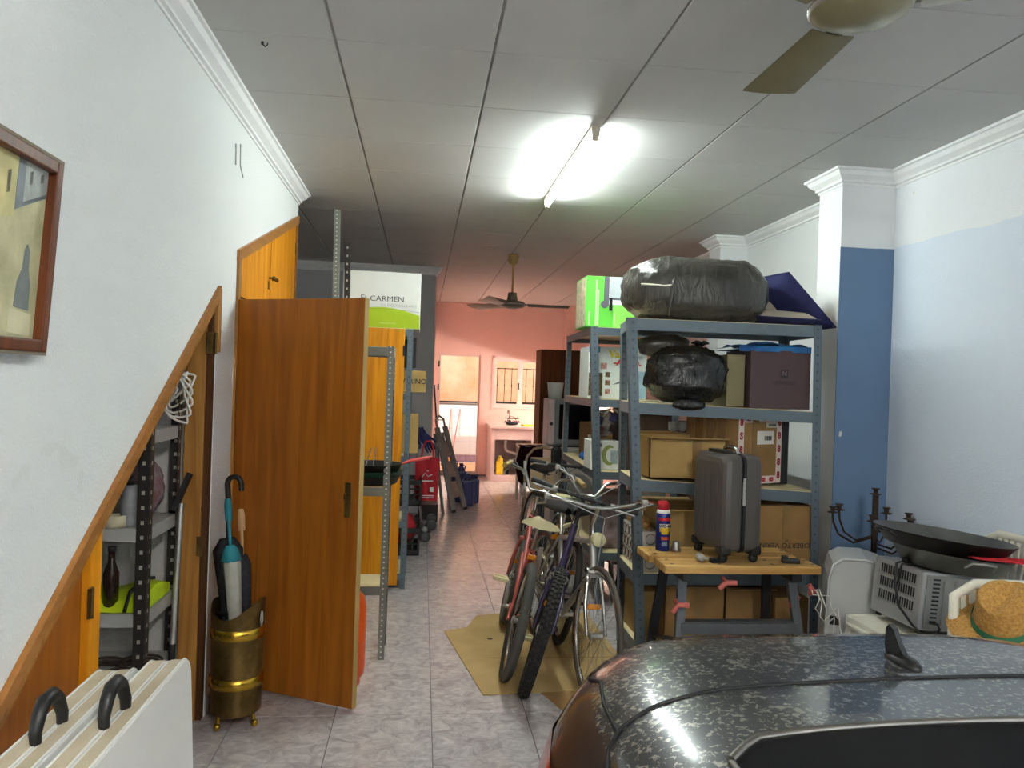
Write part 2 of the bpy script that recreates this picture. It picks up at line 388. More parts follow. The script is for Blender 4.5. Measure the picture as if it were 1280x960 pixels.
# ---- right wall, pillars
struct('wall_right', MB().b(XR, XR + .12, YF, 4.65, 0, ZC + .02), M_WR)
struct('wall_right_recess', MB().b(XR, XR + .12, 4.65, 7.0, 0, ZC + .02), M_PILW)
w = MB(); w.b(2.51, XR, 4.533, 4.81, 0, ZC + .02)
pil = struct('wall_pillar_front', w, M_PILW)
part('painted_face', MB().b(2.507, XR, 4.527, 4.533, 0, ZC), M_PIL, pil)
struct('wall_pillar_rear', MB().b(2.60, XR, 6.74, 7.0, 0, ZC + .02), M_PILW)
struct('wall_right_rear', MB().b(XR, XR + .12, 7.0, YB + .1, 0, ZC + .02).b(2.43, XR, 13.35, YB, 0, ZC + .02), M_PINK)
struct('wall_front', MB().b(-1.1, 3.0, YF - .1, YF, 0, ZC), M_WL)
# ---- partition and back room
struct('wall_partition', MB().b(-2.2, .12, 9.56, 9.72, 0, ZC + .02), M_GREY)
struct('wall_back_left', MB().b(.0, .14, 9.721, YB, 0, ZC + .02), M_PINK)
w = MB()
w.b(.0, .27, YB, YB + .2, 0, ZC); w.b(.27, 1.0, YB, YB + .2, 2.08, ZC); w.b(1.0, 1.24, YB, YB + .2, 0, ZC)
w.b(1.24, 2.44, YB, YB + .2, 2.03, ZC); w.b(1.24, 2.44, YB, YB + .2, 0, 1.19); w.b(2.44, XR + .12, YB, YB + .2, 0, ZC)
struct('wall_back', w, M_PINK)
# ---- crown mouldings (closed profile swept along straight runs with mitred ends)
PROF = [(0, 0), (.075, 0), (.075, -.012), (.062, -.016), (.050, -.036), (.030, -.050), (.022, -.056), (.022, -.068), (.008, -.072), (.008, -.084), (0, -.084)]
PROF = [(a * 1.0, b * 1.15) for a, b in PROF]
def crown(name, path, side):
    P = [Vector((x, y)) for x, y in path]; n = len(P); rings = []
    for i in range(n):
        ns = []
        if i > 0: d = (P[i] - P[i - 1]).normalized(); ns.append(Vector((-d.y, d.x)) * side)
        if i < n - 1: d = (P[i + 1] - P[i]).normalized(); ns.append(Vector((-d.y, d.x)) * side)
        k = ns[0] if len(ns) == 1 else (ns[0] + ns[1]) / (1 + ns[0].dot(ns[1]))
        rings.append([Vector((P[i].x + k.x * a, P[i].y + k.y * a, ZC + b)) for a, b in PROF])
    m = len(PROF); mb = MB()
    for i in range(n - 1):
        vs = rings[i] + rings[i + 1]
        mb.add(vs, [[k, (k + 1) % m, m + (k + 1) % m, m + k] for k in range(m)])
    mb.add(rings[0], [list(range(m))]); mb.add(rings[-1], [list(range(m))[::-1]])
    return struct(name, mb, M_CROWN)
crown('trim_1', [(XL, YF), (XL, 5.99), (XL - .1, 5.99)], -1)
crown('trim_2', [(XR, YF), (XR, 4.53), (2.51, 4.53), (2.51, 4.81), (XR, 4.81), (XR, 6.74), (2.6, 6.74), (2.6, 7.0), (XR, 7.0), (XR, YB)], 1)
crown('trim_3', [(-2.15, 9.56), (.12, 9.56), (.12, 9.72)], -1)
# ---- timber casings
def slope_band(o0, o1, ya, yb, x0, x1):
    """band below the sloped outer line, between perpendicular offsets o0..o1"""
    nrm = math.sqrt(1 + SL * SL); a = o0 * nrm; b_ = o1 * nrm
    return MB().prism([(ya, zs(ya) - a), (yb, zs(yb) - a), (yb, zs(yb) - b_), (ya, zs(ya) - b_)], x1 - x0, YZ(x0))
t4 = struct('trim_4', slope_band(0, .030, .75, 3.785, XL - .02, XL + .018), M_TRIM)
part('inner_moulding', slope_band(.033, .056, .80, 3.77, XL - .03, XL + .010), M_JAMB, t4)
part('stop_bead', slope_band(.058, .085, .85, 3.755, XL - .05, XL - .002), M_TRIM, t4)
t5 = struct('trim_5', MB().b(XL - .02, XL + .014, 3.765, 3.815, 1.70, 2.0, .004), M_JAMB)
hb = MB().b(XL - .03, XL - .002, 3.722, 3.764, 1.69, 1.79); hb.cyl((XL + .004, 3.765, 1.69), (XL + .004, 3.765, 1.79), .006, n=8)
part('hinge', hb, M_BRASS, t5)
t6 = struct('trim_6', MB().b(XL - .115, XL - .03, 3.735, 3.80, 0, 1.96, .003), M_JAMB)
part('rebate_strip', MB().b(XL - .03, XL - .004, 3.745, 3.785, 0, 1.93, .002), M_BROWN, t6)
part('hinge', MB().b(XL - .045, XL - .02, 3.731, 3.737, .76, .85), M_BRASS, t6)
# low closed triangular door leaf with stile
nrm = .09 * math.sqrt(1 + SL * SL)
d1 = struct('door_1', MB().prism([(.9, .02), (2.45, .02), (2.45, zs(2.45) - nrm), (.9, max(.03, zs(.9) - nrm))], .022, YZ(XL - .045)), M_WOOD_DIM)
part('stile', MB().prism([(2.462, 0.0), (2.545, 0.0), (2.545, zs(2.545) - nrm), (2.462, zs(2.462) - nrm)], .05, YZ(XL - .055)), M_WOOD_LIT, d1)
hb = MB(); hb.b(XL - .004, XL + .003, 2.445, 2.475, .86, .95); hb.cyl((XL + .006, 2.456, .86), (XL + .006, 2.456, .95), .006, n=8)
part('hinge', hb, M_BRASS, d1)
# big closet frame, upper doors and open leaves
fr = MB(); fr.prism([(4.13, 2.175), (5.96, 2.73), (5.96, 2.79), (4.13, 2.235)], .03, YZ(XL - .015))
t7 = struct('trim_7', fr, M_TRIM)
part('side_casing', MB().b(XL - .06, XL + .014, 4.135, 4.19, 0, 2.2, .003), M_JAMB, t7)
part('side_casing', MB().b(XL - .06, XL + .010, 5.93, 5.955, 0, 2.74, .003), M_JAMB, t7)
part('transom', MB().b(XL - .06, XL - .003, 4.19, 5.93, 1.955, 2.0, .003), M_JAMB, t7)
def zt(y): return 2.175 + (y - 4.13) * .3033
d2 = struct('door_2', MB().prism([(4.195, 2.01), (5.015, 2.01), (5.015, zt(5.015) - .005), (4.195, zt(4.195) - .005)], .02, YZ(XL - .022)), M_WOOD_LIT)
kn = MB(); kn.cyl((XL, 4.975, 2.2), (XL + .022, 4.975, 2.2), .006, n=8); kn.ball((XL + .03, 4.975, 2.2), .013, 10, 6); kn.b(XL - .002, XL + .003, 4.96, 4.99, 2.13, 2.18)
part('knob', kn, M_BRASS, d2)
d3 = struct('door_3', MB().prism([(5.03, 2.01), (5.925, 2.01), (5.925, zt(5.925) - .005), (5.03, zt(5.03) - .005)], .02, YZ(XL - .022)), M_WOOD_LIT)
kn = MB(); kn.cyl((XL, 5.07, 2.2), (XL + .022, 5.07, 2.2), .006, n=8); kn.ball((XL + .03, 5.07, 2.2), .013, 10, 6); part('knob', kn, M_BRASS, d3)
part('hinge', MB().b(XL - .002, XL + .006, 5.915, 5.935, 2.50, 2.58), M_BRASS, d3)
def leaf(name, hx, hy, fx, fy, z0, z1, m):
    a = math.atan2(fy - hy, fx - hx); L = math.hypot(fx - hx, fy - hy); M = T(hx, hy, 0) @ Rz(a)
    o = bpy.data.objects.new(name, MB().b(0.01, L, -.035, 0, z0, z1, .003).mesh(name, m)); COL.objects.link(o); o.matrix_basis = M; o['kind'] = 'structure'; WM[o] = M
    return o, L
d4, L4 = leaf('door_4', XL, 4.20, -.268, 3.825, .02, 1.985, M_WOOD_DIM)
lk = MB(); lk.b(L4 - .075, L4 - .04, -.042, -.035, .93, 1.10, .003); lk.cyl((L4 - .06, -.06, 1.04), (L4 - .06, -.035, 1.04), .008, n=8); lk.b(L4 - .063, L4 - .057, -.066, -.04, 1.02, 1.05)
part('lock_plate', lk, M_BRASS, d4)
part('edge_band', MB().b(L4, L4 + .003, -.035, 0, .02, 1.985), M_CARDL, d4)
for z in (.3, 1.75): part('hinge', MB().b(-.004, .02, -.04, -.034, z, z + .09), M_BRASS, d4)
d5, L5 = leaf('door_5', XL, 5.93, -.145, 6.00, .05, 1.985, M_WOOD_LIT)
part('hinge', MB().b(L5 - .012, L5 + .002, -.038, -.034, 1.78, 1.86), M_STEELDK, d5)
# skirting
M_SKIRT = mat('grey marbled skirting', '#8f898c', 0.4, vary=0.25, vscale=9)
struct('baseboard_left', MB().b(XL, XL + .012, 3.82, 4.13, 0, .085, .002), M_SKIRT)
struct('baseboard_right', MB().b(XR - .012, XR, YF, 4.53, 0, .085, .002), M_SKIRT)

# ---- back door, windows
M_FRAMEP = mat('pinkish white frame paint', '#e4c9c1', 0.5, vary=0.05)
d6 = struct('door_6', MB().b(.27, .305, YB + .03, YB + .08, 0, 2.08).b(.965, 1.0, YB + .03, YB + .08, 0, 2.08).b(.305, .965, YB + .03, YB + .08, 2.045, 2.08).b(.305, .965, YB + .03, YB + .08, 0, .05), M_FRAMEP)
part('middle_rail', MB().b(.305, .965, YB + .03, YB + .08, 1.195, 1.225), M_ALU, d6)
part('pane', MB().b(.305, .965, YB + .052, YB + .058, 1.225, 2.045), M_GLASS, d6)
part('pane', MB().b(.305, .965, YB + .052, YB + .058, .05, 1.195), M_GLASS, d6)
hd = MB(); hd.tube([(.29, YB + .03, .93), (.29, YB - .03, .93), (.38, YB - .03, .93)], .009, 8); part('handle', hd, M_BLACK, d6)
for z in (.25, 1.85, 1.45): part('hinge', MB().b(.262, .285, YB - .005, YB + .03, z, z + .1), M_STEELDK, d6)
def window(name, x0, x1, z0, z1):
    y0, y1 = YB + .04, YB + .09; f = MB()
    f.b(x0, x0 + .045, y0, y1, z0, z1); f.b(x1 - .045, x1, y0, y1, z0, z1); f.b(x0 + .045, x1 - .045, y0, y1, z1 - .05, z1); f.b(x0 + .045, x1 - .045, y0, y1, z0, z0 + .05)
    wn_ = struct(name, f, M_FRAMEP)
    part('pane', MB().b(x0 + .045, x1 - .045, y0 + .02, y0 + .026, z0 + .05, z1 - .05), M_GLASS, wn_)
    part('latch', MB().b(x1 - .035, x1 - .015, y0 - .02, y0, z0 + .3, z0 + .42, .003), M_STEELDK, wn_)
    return wn_
window('window_1', 1.24, 1.70, 1.19, 2.03); window('window_2', 1.70, 2.44, 1.19, 2.03)
sl = struct('trim_8', MB().b(1.2, 2.46, YB - .04, YB + .03, 1.16, 1.19, .004), M_FRAMEP)
t9 = MB(); t9.b(1.2, 1.24, YB - .012, YB, 1.16, 2.07); t9.b(1.2, 2.46, YB - .012, YB, 2.03, 2.07); struct('trim_9', t9, M_PINK)
# outside grille over the windows: a bar for every rod
gr = thing('window_grille', 'black iron bar grille outside the two kitchen windows', 'grille', T(1.8, YB + .16, 1.25))
rails = MB(); rails.b(1.2, 2.5, YB + .155, YB + .167, 1.26, 1.275).b(1.2, 2.5, YB + .155, YB + .167, 1.85, 1.865); part('rail', rails, M_STEELDK, gr, world=True)
bm_ = None
for k in range(10):
    x = 1.31 + k * .128; b_ = MB().cyl((x, YB + .161, 1.2), (x, YB + .161, 1.87), .006, n=8); b_.ball((x, YB + .161, 1.56), .013, 8, 6); part('bar', b_, M_STEELDK, gr, world=True)
# ---- patio outside
M_ROUGH = mat('rough tan rendered wall', '#d6a588', 0.95, vary=0.3, vscale=2.2, dark='#bd8a64', bump=0.6, bscale=9)
pw = struct('wall_patio', MB().b(-1.5, 4.5, 15.62, 15.8, 0, 3.3), M_ROUGH)
M_WT = mat('white wall tile', '#e6e4e0', 0.3, vary=0.04, vscale=3); M_MAUVE = mat('mauve border tile', '#a98a9c', 0.4, vary=0.3, vscale=12)
wt = MB().box((0, 0, 0), (.347, .012, .257), None, .002).mesh('tile', M_WT); mt = MB().box((0, 0, 0), (.347, .012, .145), None, .002).mesh('tile', M_MAUVE)
for i in range(16):
    for j in range(4):
        o = part('tile', None, None, pw, mesh=wt); o.location = (-1.3 + i * .35, 15.614, .15 + .13 + j * .26)
    o = part('tile', None, None, pw, mesh=mt); o.location = (-1.3 + i * .35, 15.614, .075)
part('coping_strip', MB().b(-1.5, 4.5, 15.59, 15.62, 1.185, 1.215), M_STEELDK, pw)
struct('floor_patio', MB().b(-1.5, 4.5, YB + .2, 15.62, -.14, -.002), mat('terracotta patio floor', '#dba274', 0.7, vary=0.15, vscale=4))
struct('wall_patio_side', MB().b(-1.6, -1.5, YB + .2, 15.8, 0, 3.3).b(4.5, 4.6, YB + .2, 15.8, 0, 3.3), M_ROUGH)

# ================================================================== LAMPS AND FANS
M_TUBE = mat('lit fluorescent glass', '#ffffff', 0.4, emit=(0.89, 1.0, 0.975), estr=TUBE_FRONT)
M_TUBE2 = mat('fill tube glass', '#ffffff', 0.4, emit=(1.0, 0.985, 0.95), estr=BACK_FILL)
M_TUBE3 = mat('warm fill tube glass', '#ffffff', 0.4, emit=(1.0, .88, .78), estr=KITCHEN_FILL)
M_ENAM = mat('yellowed white enamel', '#cfc9b8', 0.5, vary=0.08)
def tube_light(L, M, m, label):
    """fluorescent batten, local y along it, local z=0 its mounting face, light towards -z"""
    t = thing('tube_light', label, 'light', M); h = L / 2
    part('housing', MB().b(-.022, .022, -h, h, -.03, 0, .003), M_ENAM, t)
    for y in (-h + .012, h - .012):
        part('end_socket', MB().prism([(-.024, 0), (.024, 0), (.016, -.075), (-.016, -.075)], .03, T(0, y + .015, 0) @ Rx(PI / 2)), M_ENAM, t)
    for y in (-h + .03, h - .03): part('tube_cap', MB().cyl((0, y - .012, -.058), (0, y + .012, -.058), .0145, n=14), M_ALU, t)
    part('tube', MB().cyl((0, -h + .04, -.058), (0, h - .04, -.058), .014, n=14), m, t)
    return t
tube_light(1.64, T(.865, 4.88, ZC), M_TUBE, 'lit fluorescent tube light on the white ceiling')
tube_light(1.6, T(.865, -1.2, ZC), M_TUBE2, 'added second tube light on the ceiling, unseen behind the camera')
tube_light(1.2, T(XR - .001, 12.3, 1.72) @ Ry(PI / 2), M_TUBE3, 'added third tube light, unseen on the pink right wall beyond the wardrobe')
ws_ = solo('light_shield', 'unseen white board added over the third tube to block its upward light', 'shelf', MB().b(2.50, XR - .001, 11.6, 13.0, 1.80, 1.83, .004), M_WHITE, T(2.7, 12.3, 1.80), world=True)  # added out of view, keeps the hidden tube's light off the ceiling
solo('ceiling_hook', 'small dark hook in the ceiling near the left cornice', 'hook', MB().cyl((0, 0, 0), (0, 0, -.012), .006, n=8).tube([(0, 0, -.01), (.012, .0, -.02), (.02, 0, -.012), (.022, 0, -.004)], .003, 6), M_STEELDK, T(-.70, 3.33, ZC))
M_FANB = mat('olive beige fan enamel', '#8f8765', 0.35, 0.2, vary=0.1, coat=0.3)
M_FANC = mat('beige fan canopy', '#b59a5c', 0.5, vary=0.1)
def ceiling_fan(x, y, zb, rad, angs, label, mb_, mc, chord=.066, pitch=-.012):
    t = thing('ceiling_fan', label, 'fan', T(x, y, ZC), 'ceiling fans')
    h = ZC - zb
    part('canopy', MB().lathe([(0, 0), (.055, 0), (.06, -.02), (.05, -.09), (.02, -.11), (0, -.11)], 20), mc, t)
    part('rod', MB().cyl((0, 0, -.1), (0, 0, -h + .06), .012, n=10), mc, t)
    mo = MB().lathe([(0, -h + .13), (.045, -h + .125), (.055, -h + .06), (.06, -h + .04), (.12, -h + .03), (.148, -h + .005), (.15, -h - .008), (.143, -h - .014), (.12, -h - .028), (.05, -h - .045), (0, -h - .048)], 32)
    part('motor', mo, mb_, t)
    part('rim', MB().lathe([(.146, -h - .012), (.155, -h - .004), (.156, -h + .004), (.146, -h + .01)], 32), M_ALU, t)
    for a in angs:
        b = MB(); M = Rz(a)
        def fn(u, v):
            r = .17 + u * (rad - .17); wdt = chord * (.75 + .25 * u)
            tip = 0 if u < .93 else -.012
            yy = (v - .5) * 2 * wdt
            return M @ Vector((r + (v - .5) * .05 * u, yy, -h - .004 + pitch * (v - .5) * 2 - .006 * math.sin(PI * v)))
        b.surf(fn, 8, 6); b.surf(lambda u, v: Vector(fn(u, v)) + Vector((0, 0, .004)), 8, 6)
        bl = part('blade', b, mb_, t)
        ar = MB().bar(M @ Vector((.10, 0, -h + .004)), M @ Vector((.25, 0, -h - .002)), .05, .005, M @ Vector((0, 1, 0))); part('blade_arm', ar, mb_, bl)
    return t
ceiling_fan(1.31, 2.30, 2.80, .70, [math.radians(a) for a in (88, 208, 328)], 'beige ceiling fan at the top right above the car', M_FANB, M_FANC, .098, .008)
M_FANG = mat('grey green fan enamel', '#7c7a66', 0.35, 0.2, vary=0.1, coat=0.3)
ceiling_fan(.92, 8.3, 2.44, .62, [math.radians(a) for a in (2, 128, 236)], 'smaller ceiling fan on a long rod in the pink back room', M_FANG, M_FANC, .075, .02)

# ================================================================== LEFT SIDE
# ---- painting
pt = thing('framed_painting', 'framed painting of pale houses on the left white wall', 'painting', T(XL + .004, 1.75, 1.64) @ Ry(.06))
fr = MB(); y0, y1, z1 = -.42, .30, .465
fr.b(0, .035, y1 - .03, y1, 0, z1, .004).b(0, .035, y0, y0 + .03, 0, z1, .004).b(0, .035, y0 + .03, y1 - .03, z1 - .03, z1, .004).b(0, .035, y0 + .03, y1 - .03, 0, .03, .004)
part('frame', fr, wood('dark red brown frame', '#6e3a1c', '#4a2412', 0.4, 1.5), pt)
ed = MB(); ed.b(-.002, .03, y1, y1 + .008, -.008, z1 + .008).b(-.002, .03, y0 - .008, y1, z1, z1 + .008).b(-.002, .03, y0 - .008, y1, -.008, 0)
part('outer_edge', ed, mat('weathered frame edge', '#8f8573', 0.8, vary=0.3, vscale=30), pt)
part('canvas', MB().b(.004, .012, y0 + .03, y1 - .03, .03, z1 - .03), mat('painted canvas', '#c9c49a', 0.6, vary=0.3, vscale=9, dark='#a3a07a', bump=0.15, bscale=60), pt)
def paint(nm, polys, m):
    for p in polys: part(nm, MB().prism(p, .0012, YZ(.0118)), m, pt)
paint('painted_facade', [[(-.39, .2), (.13, .30), (.13, .435), (-.39, .435)]], mat('painted yellow facade', '#cdc488', 0.6, vary=0.25, vscale=14))
paint('painted_far_house', [[(.165, .335), (.27, .375), (.27, .435), (.165, .435)]], mat('painted grey house', '#aeb6b0', 0.6, vary=0.25, vscale=16))
paint('painted_shade', [[(.13, .315), (.165, .33), (.165, .435), (.135, .435)], [(.165, .33), (.27, .372), (.27, .382), (.165, .34)]], mat('painted blue grey shade', '#7b858a', 0.6, vary=0.25, vscale=20))
paint('painted_window', [[(.09, .345), (.105, .35), (.105, .40), (.09, .395)], [(.185, .385), (.20, .39), (.20, .42), (.185, .415)], [(.235, .40), (.25, .405), (.25, .425), (.235, .42)], [(-.28, .27), (-.22, .275), (-.22, .36), (-.28, .355)]], mat('painted dark window', '#6d7268', 0.6))
paint('painted_figure', [[(.165, .10), (.235, .095), (.232, .16), (.22, .19), (.218, .235), (.205, .25), (.193, .235), (.19, .19), (.172, .16)]], mat('painted slate figure', '#757d7c', 0.6, vary=0.3, vscale=20))
paint('painted_pedestal', [[(.15, .04), (.25, .035), (.25, .088), (.15, .095)]], mat('painted pale pedestal', '#d8d3ae', 0.6, vary=0.15, vscale=20))
# ---- marks on the wall (old cable stubs)
cb = MB().tube([(XL + .004, 4.02, 2.74), (XL + .01, 4.00, 2.70), (XL + .004, 4.03, 2.64)], .004, 6)
solo('cable_stub', 'short curved grey cable stub high on the left wall', 'cable', cb, M_GREYP, world=True, M=T(XL, 4.02, 2.64))
cb = MB().tube([(XL + .003, 4.12, 2.77), (XL + .005, 4.12, 2.66), (XL + .003, 4.20, 2.62)], .003, 6)
solo('cable_stub', 'thin bent wire beside the curved stub on the left wall', 'cable', cb, M_GREYP, world=True, M=T(XL, 4.12, 2.62))
# ---- two folded white tables
M_TABT = mat('dusty white table plastic', '#c9bda6', 0.6, vary=0.12, vscale=5, dark='#b3a588', bump=0.05, bscale=200)
M_TABS = mat('white table plastic', '#deded9', 0.4, vary=0.04, vscale=3)
def folding_table(x, y, label, lean):
    M = T(x, y, 0) @ Ry(lean); t = thing('folding_table', label, 'table', M, 'folded white plastic tables')
    def outline(L, H, R, z0=0.0):
        out = []
        for cx, cz, a0 in ((-L + R, z0 + R, 180), (L - R, z0 + R, 270), (L - R, H - R, 0), (-L + R, H - R, 90)):
            for k in range(6): an = math.radians(a0 + k * 18); out.append((cx + R * math.cos(an), cz + R * math.sin(an)))
        return out
    for i, (a, b_) in enumerate(((-.049, -.0015), (.0015, .049))):
        h = MB().prism(outline(.40, .828, .05), b_ - a, YZ(a)); p = part('half', h, M_TABS, t)
        e = MB().prism(outline(.402, .83, .052, -.0), (b_ - a) - .014, YZ(a + .007)); part('edge_band', e, M_TABT, p)
        part('edge_seam', MB().tube([((b_ if i else a) * .86, yy, zz) for yy, zz in outline(.402, .831, .052)], .003, 6, closed=True), M_TABS, p)
    g = MB().tube([(-.004, -.05, .815), (-.004, -.052, .85), (0, -.042, .885), (0, -.02, .902), (0, .02, .902), (0, .042, .885), (.004, .052, .85), (.004, .05, .815)], [.011, .013, .015, .016, .016, .015, .013, .011], 10)
    part('handle', g, M_BLACK, t)
    return t
folding_table(-.613, 1.83, 'folded white plastic table with black handle, the one nearer the room', -.05)
folding_table(-.720, 1.76, 'folded white plastic table with black handle, the one against the wall', -.05)
# ---- umbrella stand
us = thing('umbrella_stand', 'round aged brass umbrella stand beside the open wooden door', 'umbrella stand', T(-.80, 3.70, 0))
bod = MB()
def usf(u, v):
    a = u * 2 * PI; top = .545 + .035 * math.cos(2 * a + .6) + .01 * math.cos(a)
    z = .075 + (top - .075) * v; r = .112 + .006 * v
    return (r * math.cos(a), r * math.sin(a), z)
bod.surf(usf, 40, 12); bod.surf(lambda u, v: tuple(Vector(usf(u, v)) * 1 - Vector((.004 * math.cos(u * 2 * PI), .004 * math.sin(u * 2 * PI), 0))), 40, 12)
bod.lathe([(0, .06), (.07, .06), (.10, .065), (.112, .08)], 32)
part('body', bod, M_BRASS, us)
for z in (.19, .41):
    part('band', MB().lathe([(.113, z), (.119, z + .002), (.119, z + .048), (.113, z + .05)], 36), M_BRASSB, us)
for a in (-2.3, -.3, 1.9):
    f = MB(); x, y = .085 * math.cos(a), .085 * math.sin(a); f.cyl((x, y, .07), (x * 1.1, y * 1.1, .03), .008, n=10); f.ball((x * 1.12, y * 1.12, .018), (.015, .015, .018), 12, 8); part('foot', f, M_BRASSB, us)
part('ring_handle', MB().tube([(.119 * math.cos(-.45) + .006, .119 * math.sin(-.45) + .02 * math.sin(k * PI / 6), .50 + .032 * math.cos(k * PI / 6)) for k in range(12)], .004, 6, closed=True), M_ALU, us)
def umbrella(label, p0, p1, top, m_c, m_h, hook, mid=.045):
    """folded umbrella: p0 lower tip, p1 upper end of canopy, top the handle end"""
    p0, p1, top = Vector(p0), Vector(p1), Vector(top); t = thing('umbrella', label, 'umbrella', T(*p0), 'umbrellas in the brass stand')
    c = MB(); N = 14; ax = (p1 - p0).normalized(); x = ax.orthogonal().normalized(); y = ax.cross(x); vs = []
    for i in range(N + 1):
        u = i / N; r = .010 + (mid - .010) * u ** .8 * (1.0 if u < .97 else .35)
        for k in range(16):
            a = 2 * PI * k / 16 + u * .6; rr = r * (1 + .28 * (k % 2)); vs.append(p0 + ax * (u * (p1 - p0).length) + (x * math.cos(a) + y * math.sin(a)) * rr)
    c.add(vs, [[i * 16 + k, i * 16 + (k + 1) % 16, (i + 1) * 16 + (k + 1) % 16, (i + 1) * 16 + k] for i in range(N) for k in range(16)], True)
    part('canopy', c, m_c, t, world=True)
    part('strap', MB().lathe([(mid * 1.02, -.008), (mid * 1.12, 0), (mid * 1.02, .008)], 16, T(*(p0 + (p1 - p0) * .55)) @ ax.to_track_quat('Z', 'Y').to_matrix().to_4x4()), m_h, t, world=True)
    if not hook and m_h is M_TEAL: part('flounce', MB().lathe([(mid * .5, .02), (mid * 1.0, .0), (mid * 1.35, -.05), (mid * 1.05, -.055), (mid * 1.0, -.01)], 18, T(*p1) @ ax.to_track_quat('Z', 'Y').to_matrix().to_4x4()), m_h, t, world=True)
    h = MB(); h.tube([p1 - ax * .03, top], .008, 8)
    if hook:
        side = Vector((1, -.1, 0)).normalized(); pts = [top - ax * .12, top] + [top + side * (.032 - .032 * math.cos(k * PI / 7)) + Vector((0, 0, 1)) * (.034 * math.sin(k * PI / 7)) for k in range(1, 8)] + [top + side * .066 - Vector((0, 0, .03))]
        h.tube(pts, .013, 10)
    else:
        h.tube([top - ax * .10, top - ax * .03, top], [.016, .017, .012], 10)
    part('handle', h, m_h, t, world=True)
    return t
M_UBLK = mat('black checked umbrella cloth', '#17171b', 0.8, vary=0.4, vscale=40, dark='#2d2d33')
M_TEAL = mat('teal umbrella cloth', '#1c7f8c', 0.6, vary=0.2, vscale=14)
M_CLEAR = mat('milky translucent umbrella film', '#b9b7aa', 0.3, vary=0.2, vscale=20)
umbrella('black umbrella with curved hook handle in the brass stand', (-.80, 3.72, .10), (-.875, 3.76, .84), (-.885, 3.77, 1.09), M_UBLK, M_BLACK, True, .055)
umbrella('clear umbrella with teal trim and straight handle in the brass stand', (-.77, 3.66, .10), (-.845, 3.70, .80), (-.868, 3.71, 1.03), M_CLEAR, M_TEAL, False, .034)
umbrella('umbrella with pale wooden grip standing behind the teal trimmed one', (-.755, 3.75, .10), (-.81, 3.78, .76), (-.825, 3.79, .97), M_UBLK, mat('pale wood grip', '#c49a6a', 0.5, vary=0.15), False, .03)
# ---- orange gas bottle behind the door
gb = thing('gas_bottle', 'orange butane gas bottle standing behind the open wooden door', 'gas bottle', T(-.405, 4.19, 0))
part('body', MB().lathe([(0, .03), (.13, .03), (.148, .05), (.152, .09), (.152, .40), (.14, .45), (.10, .49), (.05, .505), (0, .505)], 32), M_ORANGE, gb)
part('foot_ring', MB().lathe([(.118, 0), (.13, 0), (.13, .05), (.118, .05)], 32), M_ORANGE, gb)
cg = MB(); cg.lathe([(.10, .49), (.112, .49), (.112, .60), (.10, .60)], 28, a0=.5, a1=5.2); part('collar', cg, M_ORANGE, gb)
part('valve', MB().cyl((0, 0, .50), (0, 0, .56), .022, n=14).cyl((0, 0, .56), (0, 0, .585), .014, n=12), M_BRASS, gb)

# ---- racks
def rack(name, label, posts, shelves, mp, mbm, mboard, group=None, pw=.038, lip=.05, lips='fblr', cat='shelf', th=.02):
    """posts: list of ((x,y,0),(x,y,z)) front-left, front-right, back-left, back-right; shelves: list of z of the board top"""
    c = sum((Vector(p[0]) for p in posts), Vector()) / 4; t = thing(name, label, cat, T(c.x, c.y, 0), group)
    sx = (1, -1, 1, -1); sy = (1, 1, -1, -1)
    for (p0, p1), a, b_ in zip(posts, sx, sy):
        p0, p1 = Vector(p0), Vector(p1); m = MB()
        m.bar(p0 + Vector((a * pw / 2, 0, 0)), p1 + Vector((a * pw / 2, 0, 0)), pw, .003, (1, 0, 0), uv=True)
        m.bar(p0 + Vector((0, b_ * pw / 2, 0)), p1 + Vector((0, b_ * pw / 2, 0)), pw, .003, (0, 1, 0), uv=True)
        part('post', m, mp, t, world=True)
    def at(k, z):
        p0, p1 = Vector(posts[k][0]), Vector(posts[k][1]); return p0 + (p1 - p0) * (z / p1.z)
    for z in shelves:
        zz = [z] * 4 if not isinstance(z, (tuple, list)) else z
        q = [at(k, zz[k]) for k in range(4)]
        for k in range(4): q[k].z = zz[k]
        b_ = MB(); i_ = .004
        top = [q[0] + Vector((i_, i_, 0)), q[1] + Vector((-i_, i_, 0)), q[3] + Vector((-i_, -i_, 0)), q[2] + Vector((i_, -i_, 0))]
        b_.add(top + [v - Vector((0, 0, th)) for v in top], [[0, 1, 2, 3], [7, 6, 5, 4]] + [[k, 4 + k, 4 + (k + 1) % 4, (k + 1) % 4] for k in range(4)])
        sh = part('shelf_board', b_, mboard, t, world=True)
        l = MB(); d = Vector((0, 0, lip / 2 + .003))
        for a, c2, xd, n_ in ((q[0], q[1], 'f', Vector((0, .0035, 0))), (q[2], q[3], 'b', Vector((0, -.0035, 0))), (q[0], q[2], 'l', Vector((.0035, 0, 0))), (q[1], q[3], 'r', Vector((-.0035, 0, 0)))):
            if xd in lips: l.bar(a - d + n_, c2 - d + n_, lip, .0025, (0, 0, 1))
        part('beam', l, mbm, sh, world=True)
    return t
P4 = lambda x0, x1, y0, y1, h: [((x0, y0, 0), (x0, y0, h)), ((x1, y0, 0), (x1, y0, h)), ((x0, y1, 0), (x0, y1, h)), ((x1, y1, 0), (x1, y1, h))]
rack('slotted_angle_shelf', 'low grey slotted steel shelf between the two open wooden doors', P4(-.86, -.168, 4.52, 4.80, 1.79), [1.785, .985, .42], M_GREYST, M_GREYST, M_CREAM, pw=.035)
M_LILAC = mat('grey slate blue steel', '#66778c', 0.45, 0.25, vary=0.15)
